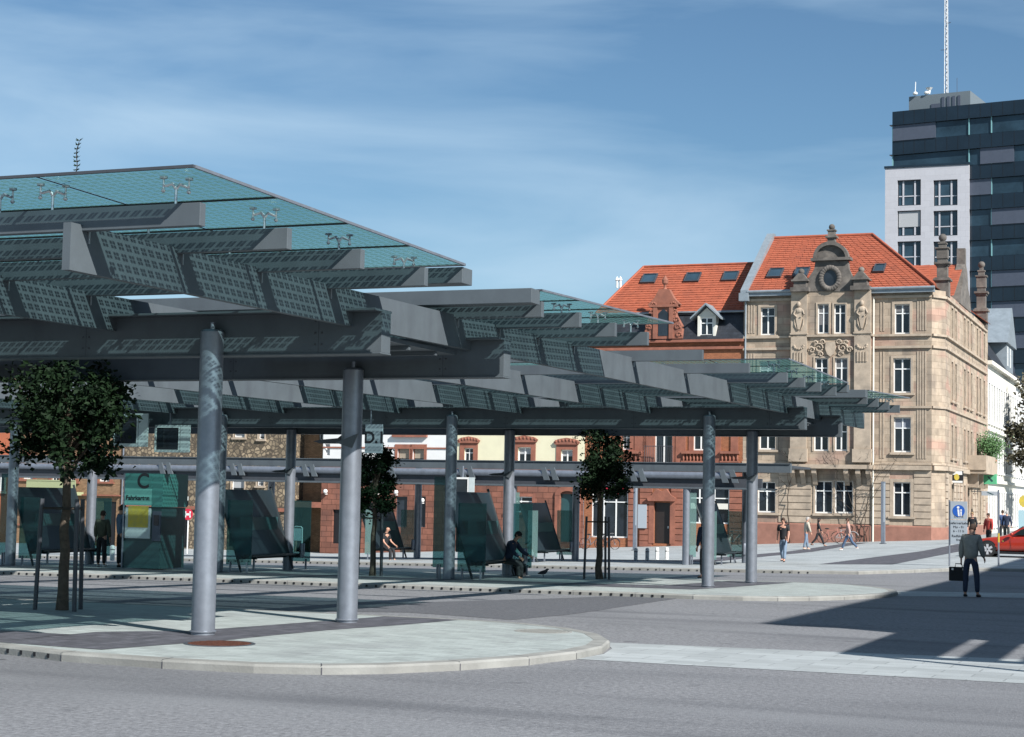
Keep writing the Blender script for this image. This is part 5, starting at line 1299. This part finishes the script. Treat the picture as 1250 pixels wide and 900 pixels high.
# ------------------------------------------------------------------ bicycles
def bicycle(label, px, py, dr, colr, dz=.12):
    a, b = GP(px, py, dz); o = gthing('bicycle', label, 'bicycle', a, b, dr=dr, group='bicycles parked along the houses', dz=dz)
    cm = mat('bicycle_frame_paint', colr, .35)
    for x in (-.53, .53):
        q = MB(); q.tube([(x+.33*math.cos(2*math.pi*i/20), 0, .35+.33*math.sin(2*math.pi*i/20)) for i in range(21)], .02, 6, False); w_ = q.build('wheel', rubber, o)
        q = MB()
        for i in range(8): q.tube([(x,0,.35),(x+.32*math.cos(math.pi*i/4),0,.35+.32*math.sin(math.pi*i/4))], .004, 3, False)
        q.tube([(x,-.05,.35),(x,.05,.35)], .025, 6); q.build('spokes', chrome, w_)
        if x > 0: q = MB(); q.tube([(x+.37*math.cos(.4+2.2*i/10),0,.35+.37*math.sin(.4+2.2*i/10)) for i in range(11)], .022, 5); q.build('mudguard', cm, o)
    q = MB()
    for p0, p1 in (((-.53,0,.35),(-.15,0,.30)),((-.53,0,.35),(-.22,0,.78)),((-.15,0,.30),(-.25,0,.88)),((-.15,0,.30),(.36,0,.75)),((-.22,0,.78),(.34,0,.86)),((.32,0,.95),(.40,0,.68)),((.40,0,.68),(.53,0,.35))): q.tube([p0,p1], .018, 6)
    q.build('frame', cm, o)
    q = MB(); q.tube([(.3,-.28,.98),(.33,0,1.0),(.3,.28,.98)], .014, 6); q.build('handlebar', chrome, o)
    q = MB(); q.ball(-.27,0,.92,.14,.07,.045,10,6); q.build('saddle', rubber, o)
    q = MB(); q.tube([(-.15,-.1,.22),(-.15,-.1,.30),(-.15,.1,.30),(-.15,.1,.38)], .012, 5); q.build('pedals', steel_d, o)
bicycle('pinkish bicycle leaning at the corner house behind the walking person in blue jeans', 1015, 664, R(8), (.45,.18,.14))
bicycle('silver bicycle beside the pinkish one near the climbing plant', 1031, 663, R(-6), (.4,.4,.4))
bicycle('dark bicycle by the pier at the right end of the brick house', 897, 668, R(60), (.03,.03,.035))
bicycle('grey bicycle parked behind the middle tree', 724, 671, R(5), (.2,.2,.22))
bicycle('dark bicycle right of the middle tree trunk', 741, 671, R(-8), (.05,.05,.06))

# ------------------------------------------------------------------ red coupe
a, b = GP(1207, 680, .12); z0 = gz(a, b)+.12; cs = 1.08
car = thing('coupe_car', 'red rounded two door coupe parked at the right edge behind the thin pole', 'car', W(a, b+.9, z0), -TH+R(-3)); car.scale = (cs, cs, cs)
rimm = mat('silver_wheel_paint', (.5,.5,.52), .35, .2)
# local x runs from the nose (front wheel at 0) to the tail, y across, near side at -.9
st_ = [ # x, half width, sill z, shoulder z, roof half width, roof z
 (-.80,.45,.32,.50,.3,.505),(-.72,.62,.24,.60,.45,.62),(-.55,.76,.20,.67,.6,.69),(-.2,.85,.20,.74,.66,.77),(.3,.88,.20,.79,.68,.83),(.72,.89,.20,.83,.66,.90),(1.0,.89,.20,.85,.60,1.10),(1.35,.89,.20,.87,.55,1.27),(1.75,.89,.20,.88,.54,1.335),(2.1,.89,.20,.89,.54,1.31),(2.5,.89,.21,.90,.54,1.19),(2.85,.86,.23,.89,.56,1.02),(3.1,.80,.26,.85,.6,.90),(3.26,.66,.32,.76,.5,.78),(3.30,.5,.4,.6,.4,.62)]
V_, F_ = [], []
for x, hw_, zs_, zh, rw, zr_ in st_:
    prof = [(-hw_*.9,zs_),(-hw_,zs_+.14),(-hw_*1.01,(zs_+zh)/2),(-hw_*.97,zh-.03),(-hw_*.90,zh+.02)]
    top = [(-rw-(.02 if zr_-zh < .12 else .0), zr_-.03 if zr_-zh > .1 else zr_-.01),(-rw*.6,zr_),(0,zr_+.012)]
    half = prof+top; full = half+[(-y_, z_) for y_, z_ in half[-2::-1]]
    n0 = len(V_); V_ += [(x, y_, z_) for y_, z_ in full]; m_ = len(full)
    if n0:
        for j in range(m_-1): F_.append((n0-m_+j, n0-m_+j+1, n0+j+1, n0+j))
        F_.append((n0-1, n0-m_, n0, n0+m_-1))
F_.append(tuple(range(m_))); F_.append(tuple(range(len(V_)-1, len(V_)-m_-1, -1)))
q = MB(); q.v = [Vector(p_) for p_ in V_]; q.f = F_; q.mi = [0]*len(F_); body = q.build('body', carpaint, car, smooth=True)
ss = body.modifiers.new('s', 'SUBSURF'); ss.levels = 2; ss.render_levels = 2
for sy in (-1, 1):
    q = MB(); yy = sy
    P_ = [(1.02,.92),(1.3,1.14),(1.62,1.25),(1.98,1.255),(2.0,.93)]; P2_ = [(2.08,.93),(2.06,1.245),(2.35,1.19),(2.62,.95)]
    for PP in (P_, P2_):
        def yv(z_): return sy*(.865-(z_-.90)/.42*.30+.03)
        q.add([(x, yv(z_), z_) for x, z_ in PP], [tuple(range(len(PP)))])
        q.add([(x, yv(z_)-.012*sy, z_) for x, z_ in PP], [tuple(range(len(PP)))])
    q.build('side_window', car_g, car)
q = MB(); q.add([(.80,-.60,.915),(.80,.60,.915),(1.34,.48,1.285),(1.34,-.48,1.285)],[(0,1,2,3)]); q.build('windscreen', car_g, car)
for x in (0., 2.42):
    for sy in (-1, 1):
        q = MB(Matrix.Translation((x, sy*.80, .315)) @ Matrix.Rotation(R(90), 4, 'X')); q.lathe([(.21,-.1),(.30,-.1),(.318,-.06),(.318,.06),(.30,.1),(.21,.1)], 0, 0, 24); w_ = q.build('wheel', rubber, car, smooth=True)
        q = MB(Matrix.Translation((x, sy*.80, .315)) @ Matrix.Rotation(R(90), 4, 'X'))
        q.lathe([(.215,-.09),(.225,-.105),(.225,.105),(.215,.09),(.2,.0)], 0, 0, 24)
        q.build('rim', rimm, w_)
        for k in range(6):
            q = MB(Matrix.Translation((x, sy*.86, .315)) @ Matrix.Rotation(R(60*k), 4, 'Y')); q.prism([(-.035,.03),(.035,.03),(.05,.21),(-.05,.21)], sy*.03-.02, sy*.03+.02); q.build('spoke', rimm, w_)
    for sy in (-1, 1):
        q = MB(); q.prism([(x+.37*math.cos(math.pi*i/14), .315+.37*math.sin(math.pi*i/14)) for i in range(15)], sy*.83-.05, sy*.83+.06+(.01 if sy > 0 else -.01)); q.build('wheel_arch', black, car)
for sy in (-1, 1):
    q = MB(); q.ball(-.60, sy*.60, .56, .13, .16, .085, 12, 8); q.build('headlight', hr_silver, car, smooth=True)
    q = MB(); q.ball(.98, sy*.98, .95, .08, .1, .07, 10, 6); q.build('wing_mirror', carpaint, car, smooth=True)
    q = MB(); q.tube([(.93,sy*.905,.28),(.93,sy*.91,.84)], .006, 4); q.tube([(2.06,sy*.905,.28),(2.06,sy*.905,.88)], .006, 4); q.build('door_gap', black, car)
    q = MB(); q.box(1.85, 1.99, sy*.905-.015, sy*.905+.015, .74, .77); q.build('door_handle', carpaint, car)
q = MB(); q.ball(.62, -.895, .66, .035, .02, .02, 8, 6); q.build('indicator', yellow_m, car)
q = MB(); q.box(-.3, 2.9, -.84, .84, .14, .24); q.build('underbody', black, car)

# ------------------------------------------------------------------ people
def limb(o, t1, t2, L1, L2, side=0.):
    """two segment limb swinging forward by t1, then by t2 (radians from straight down)"""
    k = (o[0]+side*L1, o[1]+math.sin(t1)*L1, o[2]-math.cos(t1)*L1); e = (k[0]+side*.3*L2, k[1]+math.sin(t2)*L2, k[2]-math.cos(t2)*L2)
    return k, e
def skin_mesh(name, V_, E_, Rr, m_, parent, sub=1):
    me = bpy.data.meshes.new(name); me.from_pydata(V_, E_, []); o = bpy.data.objects.new(name, me); C.objects.link(o)
    sk = o.modifiers.new('skin', 'SKIN'); sk.use_smooth_shade = True
    bm = bmesh.new(); bm.from_mesh(me); ly = bm.verts.layers.skin.verify(); bm.verts.ensure_lookup_table()
    for i, r_ in enumerate(Rr): bm.verts[i][ly].radius = r_ if isinstance(r_, tuple) else (r_, r_); bm.verts[i][ly].use_root = (i == 0)
    bm.to_mesh(me); bm.free()
    s_ = o.modifiers.new('sub', 'SUBSURF'); s_.levels = sub; s_.render_levels = sub
    bpy.context.view_layer.update(); dg = bpy.context.evaluated_depsgraph_get()
    m2 = bpy.data.meshes.new_from_object(o.evaluated_get(dg)); bpy.data.objects.remove(o); m2.name = name
    m2.materials.clear(); m2.materials.append(m_); o2 = bpy.data.objects.new(name, m2); C.objects.link(o2)
    if parent: o2.parent = parent
    for p_ in m2.polygons: p_.use_smooth = True
    return o2
HAIR = {k: cloth('hair_'+k, c_) for k, c_ in dict(black=(.012,.01,.01), brown=(.05,.028,.018), grey=(.35,.33,.31), blond=(.25,.16,.08)).items()}
CL = {k: cloth('cloth_'+k, c_) for k, c_ in dict(black=(.012,.013,.016), jeans=(.06,.10,.17), lightjeans=(.16,.22,.30), grey=(.27,.26,.235), beige=(.42,.38,.31), olive=(.07,.075,.05), navy=(.02,.03,.06), pink=(.42,.26,.22), dark=(.03,.032,.035), denim=(.10,.16,.24), red=(.35,.04,.03), white=(.6,.6,.58), blue=(.05,.09,.2)).items()}
def person(label, a, b, dz, face, ht=1.75, legs=((.0,.0),(.0,.0)), arms=((.05,.15),(.05,.15)), lean=0., head=0., top='grey', trousers='dark', hair='brown', shoes='black', sleeves=True, seat=None, grp=None, bulk=1., long_hair=False, stance=.03, abd=.10):
    s = ht/1.75
    z = gz(a, b)+dz
    hipz = .93 if seat is None else seat/s+.06
    pel = (0, 0, hipz); sp1 = (0, .02+math.sin(lean)*.22, hipz+.22*math.cos(lean)); ch = (0, .02+math.sin(lean)*.42, hipz+.42*math.cos(lean)); nk = (0, math.sin(lean)*.56, hipz+.565*math.cos(lean))
    hb = (0, nk[1]+.02+math.sin(head)*.08, nk[2]+.08); hm = (0, hb[1]+.02+math.sin(head)*.08, hb[2]+.085*math.cos(head)); ht_ = (0, hm[1]+math.sin(head)*.07-.01, hm[2]+.075*math.cos(head))
    shs = [(sx*.185, ch[1]-.01, ch[2]+.08) for sx in (-1, 1)]; hips = [(sx*.095, 0, hipz-.05) for sx in (-1, 1)]
    kn, an, el, wr = [], [], [], []
    for i, sx in enumerate((-1, 1)):
        k, e = limb(hips[i], legs[i][0], legs[i][1], .42, .42, sx*stance); kn.append(k); an.append(e)
        k, e = limb(shs[i], arms[i][0], arms[i][1], .29, .26, sx*abd*2); el.append(k); wr.append(e)
    drop = min(an[0][2], an[1][2])-.075
    mv = lambda p_: ((p_[0])*s, p_[1]*s, (p_[2]-drop)*s)
    if seat is not None: drop = 0.
    V_, E_, Rr = [], [], []
    def v_(p_, r_): V_.append(mv(p_)); Rr.append(tuple(x*s for x in r_) if isinstance(r_, tuple) else r_*s); return len(V_)-1
    def e_(i, j): E_.append((i, j)); return j
    P0 = v_(pel, (.14,.10)); P1 = e_(P0, v_(sp1, (.13,.09))); P2 = e_(P1, v_(ch, (.155,.10))); P3 = e_(P2, v_(nk, .052)); P4 = e_(P3, v_(hb, (.06,.072))); P5 = e_(P4, v_(hm, (.074,.092))); P6 = e_(P5, v_(ht_, (.06,.075)))
    for i, sx in enumerate((-1, 1)):
        k = e_(P0, v_(hips[i], .085)); k = e_(k, v_(kn[i], .056)); k = e_(k, v_(an[i], .038))
        t_ = (an[i][0]+sx*.02, an[i][1]+.15, max(an[i][2]-.045, an[i][2]-.05)); e_(k, v_(t_, (.035,.025)))
        k = e_(P2, v_(shs[i], .06)); k = e_(k, v_(el[i], .042)); k = e_(k, v_(wr[i], .027))
        d_ = (Vector(wr[i])-Vector(el[i])).normalized(); pm = Vector(wr[i])+d_*.06; k = e_(k, v_(tuple(pm), (.03,.018)))
        fw = Vector((0, 1, .1))-d_*d_.dot(Vector((0, 1, .1))); fw.normalize()
        for j in range(4):
            f1 = Vector(wr[i])+d_*.10+fw*(.03-.02*j); f2 = f1+d_*(.045-.006*abs(j-1.3))+Vector((-sx*.012, 0, 0)); kk = e_(k, v_(tuple(f1), .010)); e_(kk, v_(tuple(f2), .008))
        t1 = Vector(wr[i])+d_*.05+fw*.05; kk = e_(k, v_(tuple(t1), .010)); e_(kk, v_(tuple(t1+d_*.03), .008))
    o = skin_mesh('person', V_, E_, Rr, skin_m, None); tag(o, label, 'person', grp); o.location = W(a, b, z); o.rotation_euler = (0, 0, -TH+face)
    # face and ears as small meshes joined to the head
    hx_ = Vector(mv(hm)); fc = MB(); 
    fd = Vector((0, math.cos(head*.9), -math.sin(head*.9))); ud = Vector((0, math.sin(head*.9), math.cos(head*.9)))
    def hp(x, f_, u_): return hx_+Vector((x*s,0,0))+fd*f_*s+ud*u_*s
    for sx in (-1, 1): p_ = hp(sx*.078, -.005, .0); fc.ball(p_.x, p_.y, p_.z, .012*s, .024*s, .034*s, 8, 6)
    p_ = hp(0, .098, -.012); fc.ball(p_.x, p_.y, p_.z, .014*s, .018*s, .024*s, 8, 6); fc.cur = 1
    for sx in (-1, 1): p_ = hp(sx*.032, .083, .018); fc.ball(p_.x, p_.y, p_.z, .011*s, .008*s, .007*s, 6, 5)
    p_ = hp(0, .088, -.055); fc.ball(p_.x, p_.y, p_.z, .022*s, .008*s, .005*s, 6, 5)
    fc.build('face', [skin_m, HAIR['brown']], o, smooth=True)
    def suit(nm, segs, m_):
        vv, ee, rr = [], [], []
        ids = {}
        for p_, r_, pr in segs:
            vv.append(mv(p_)); rr.append(tuple(x*s for x in r_) if isinstance(r_, tuple) else r_*s)
            if pr is not None: ee.append((pr, len(vv)-1))
        return skin_mesh(nm, vv, ee, rr, m_, o)
    B = bulk
    sg = [((0,pel[1],hipz-.09), (.172*B,.132*B), None), (sp1, (.16*B,.12*B), 0), (ch, (.175*B,.125*B), 1), ((0,nk[1],nk[2]-.02), (.075,.07), 2)]
    for i in (0, 1):
        k = len(sg); sg.append((shs[i], .085*B, 2)); sg.append((el[i] if sleeves else tuple(Vector(shs[i]).lerp(Vector(el[i]), .75)), .066*B, k))
        if sleeves: sg.append((tuple(Vector(el[i]).lerp(Vector(wr[i]), .93)), .048*B, k+1))
    suit('jacket' if sleeves else 'shirt', sg, CL[top])
    sg = [((0,0,hipz+.06), (.15,.108), None), ((0,0,hipz-.03), (.16,.12), 0)]
    for i in (0, 1):
        k = len(sg); sg.append((hips[i], .10, 1)); sg.append((kn[i], .078, k)); sg.append((tuple(Vector(kn[i]).lerp(Vector(an[i]), .95)), .062, k+1))
    suit('trousers', sg, CL[trousers])
    for i, sx in enumerate((-1, 1)):
        p_ = an[i]; suit('shoe', [((p_[0],p_[1]-.05,p_[2]-.035), (.042,.04), None), ((p_[0]+sx*.01,p_[1]+.06,p_[2]-.045), (.046,.034), 0), ((p_[0]+sx*.02,p_[1]+.17,p_[2]-.055), (.038,.024), 1)], CL[shoes])
    q = MB(); n_ = 14; lays = []
    for i in range(7):
        t_ = i/6; zz = -.05+.175*t_ if not long_hair else -.22+.34*t_
        for j in range(n_):
            ph = 2*math.pi*j/n_; cf = math.sin(ph)
            rr_ = math.sqrt(max(.02, 1-max(0,(zz-.01)/.118)**2)) if zz > .01 else 1
            x = .087*rr_*math.cos(ph); f_ = .104*rr_*cf-.012
            lift = max(0, cf)*.085*(1-t_) if not long_hair else max(0, cf)*.24*(1-t_)
            if cf > .3: f_ -= .0
            q_ = hp(x, f_, zz+lift); lays.append(q_)
    fs = [(i*n_+j, i*n_+(j+1)%n_, (i+1)*n_+(j+1)%n_, (i+1)*n_+j) for i in range(6) for j in range(n_)]+[tuple(range(6*n_, 7*n_))]
    q.add(lays, fs)
    if hair: q.build('hair', HAIR[hair], o, smooth=True)
    o['hand_r'] = 0; del o['hand_r']
    return o, [W(a, b, z)+Matrix.Rotation(-TH+face, 3, 'Z') @ Vector(mv(tuple(Vector(wr[i])+(Vector(wr[i])-Vector(el[i])).normalized()*.1))) for i in (0, 1)]
# facing: 0 looks away from the camera along the cross axis, pi looks at it
a, b = GP(1185, 729)
man, hands = person('man seen from behind in grey jacket holding a black briefcase, in the shadow', a, b, 0, R(-12), 1.78, legs=((.06,-.02),(.12,.02)), arms=((-.05,.1),(.15,.6)), lean=.06, head=.55, top='grey', trousers='navy', hair='brown', bulk=1.25, abd=.10, stance=.10)
bc = thing('briefcase', 'black briefcase carried in the left hand of the man in the shadow', 'briefcase', hands[0]-Vector((0.06,0,.04)), R(-28))
q = MB(); q.cbox(-.24, .24, -.06, .06, -.40, -.05, .03); q.build('case', cloth('briefcase_leather', (.012,.012,.014)), bc)
q = MB(); q.tube([(-.09,0,-.06),(-.08,0,.03),(.08,0,.03),(.09,0,-.06)], .014, 6); q.build('handle', rubber, bc)
for x in (-.14, .14): q = MB(); q.box(x-.025, x+.025, -.068, -.061, -.13, -.08); q.build('clasp', chrome, bc)
a, b = GP(956, 686, .12)
person('man in black shirt and blue jeans walking left of the corner house', a, b, .12, R(175), 1.76, legs=((.30,.22),(-.22,-.45)), arms=((.1,.55),(-.15,.1)), top='black', trousers='lightjeans', hair='brown', sleeves=False)
a, b = GP(984, 671, .12)
person('grey haired person in beige jacket and pale jeans walking away', a, b, .12, R(-60), 1.72, legs=((.2,.1),(-.15,-.3)), arms=((-.1,.0),(.2,.35)), lean=.08, top='beige', trousers='lightjeans', hair='grey', bulk=1.15, shoes='beige')
a, b = GP(999, 667, .12)
person('slim person in black with dark hair striding right beside the beige jacket', a, b, .12, R(-85), 1.66, legs=((.5,.35),(-.35,-.75)), arms=((-.3,-.1),(.35,.5)), top='black', trousers='black', hair='black', long_hair=True, bulk=.92)
a, b = GP(1036, 672, .12)
person('person in pale pink top and blue jeans striding left past the bicycles', a, b, .12, R(95), 1.72, legs=((.5,.35),(-.4,-.8)), arms=((-.3,-.05),(.3,.5)), lean=.06, top='pink', trousers='jeans', hair='brown', shoes='white')
a, b = GP(123, 692, .10)
person('shorter person in olive jacket and black trousers standing left of the kiosk', a, b, .10, R(5), 1.64, legs=((.03,.0),(.0,-.02)), top='olive', trousers='black', hair='brown', bulk=1.12, shoes='white')
a, b = GP(146, 693, .10)
person('taller person in denim jacket and dark trousers reading the kiosk board', a, b, .10, R(-35), 1.82, legs=((.0,.0),(.05,.0)), arms=((.5,1.5),(.2,.5)), top='denim', trousers='black', hair='brown', bulk=1.15)
sitp = lambda px, py, b0: (FB(px, py, b0)[0], b0)
person('bald man in black t-shirt sitting in the sun on the farthest platform', a3-14.33+1.3, B3+.45, .12, R(-100), 1.78, legs=((1.45,.1),(1.4,.0)), arms=((.3,.95),(.25,.9)), lean=.18, head=.3, top='black', trousers='black', hair=None, sleeves=False, seat=.47)
a, b = GP(604, 703, .10)
person('dark seated figure bending forward on the shelter bench in the shade', pa(1)+.78, P2B+2.2, .10, R(-95), 1.74, legs=((1.4,.0),(1.45,.1)), arms=((.6,1.1),(.5,1.0)), lean=.45, head=.5, top='navy', trousers='dark', hair='black', seat=.47)
a, b = GP(629, 703, .10)
bag = gthing('travel_bag', 'large dark travel bag on the ground by the seated figure in the shelter', 'bag', a, b, dz=.10)
q = MB(); q.ball(0,0,.24,.36,.22,.25,14,10); q.box(-.28,.28,-.16,.16,0,.2); q.build('bag_body', cloth('black_canvas', (.012,.013,.016)), bag, smooth=True)
q = MB(); q.tube([(-.15,0,.44),(-.1,0,.6),(.1,0,.6),(.15,0,.44)], .018, 6); q.build('handle', rubber, bag)
a, b = GP(861, 706, .10)
person('figure in dark coat mostly hidden behind the right front pillar', a-.02, b, .10, R(60), 1.72, top='navy', trousers='dark', hair='black', shoes='black')
for px, py, lab, tp, tr_, hr, f_ in ((1187,664,'person in black jacket standing left of the red car bonnet','black','dark','blond',R(170)),(1207,668,'person in dark jacket with red scarf behind the red car','red','black','brown',R(150)),(1224,660,'person with a blue rucksack walking away down the side street','blue','dark','brown',R(10)),(1229,662,'companion in dark coat beside the person with the rucksack','navy','dark','grey',R(-10))):
    a, b = GP(px, py, .12)
    b = min(b, 108); a = FB(px, py, b)[0]
    person(lab, a, b, .12, f_, 1.74, legs=((.15,.1),(-.1,-.2)), top=tp, trousers=tr_, hair=hr)
# lone bird on the platform edge
a, b = GP(663, 705, .10)
bd = gthing('pigeon', 'small dark pigeon on the kerb of the second platform', 'bird', a, b, dz=.10)
q = MB(); q.tube([(-.16,0,.10),(-.06,0,.13),(.04,0,.15),(.09,0,.19),(.12,0,.23),(.145,0,.235),(.175,0,.228)], [.012,.05,.062,.045,.032,.026,.004], 10); q.tube([(0,.02,.1),(.0,.02,0)], .006, 5); q.tube([(0,-.02,.1),(.01,-.02,0)], .006, 5); q.build('body', cloth('grey_plumage', (.06,.06,.07)), bd, smooth=True)
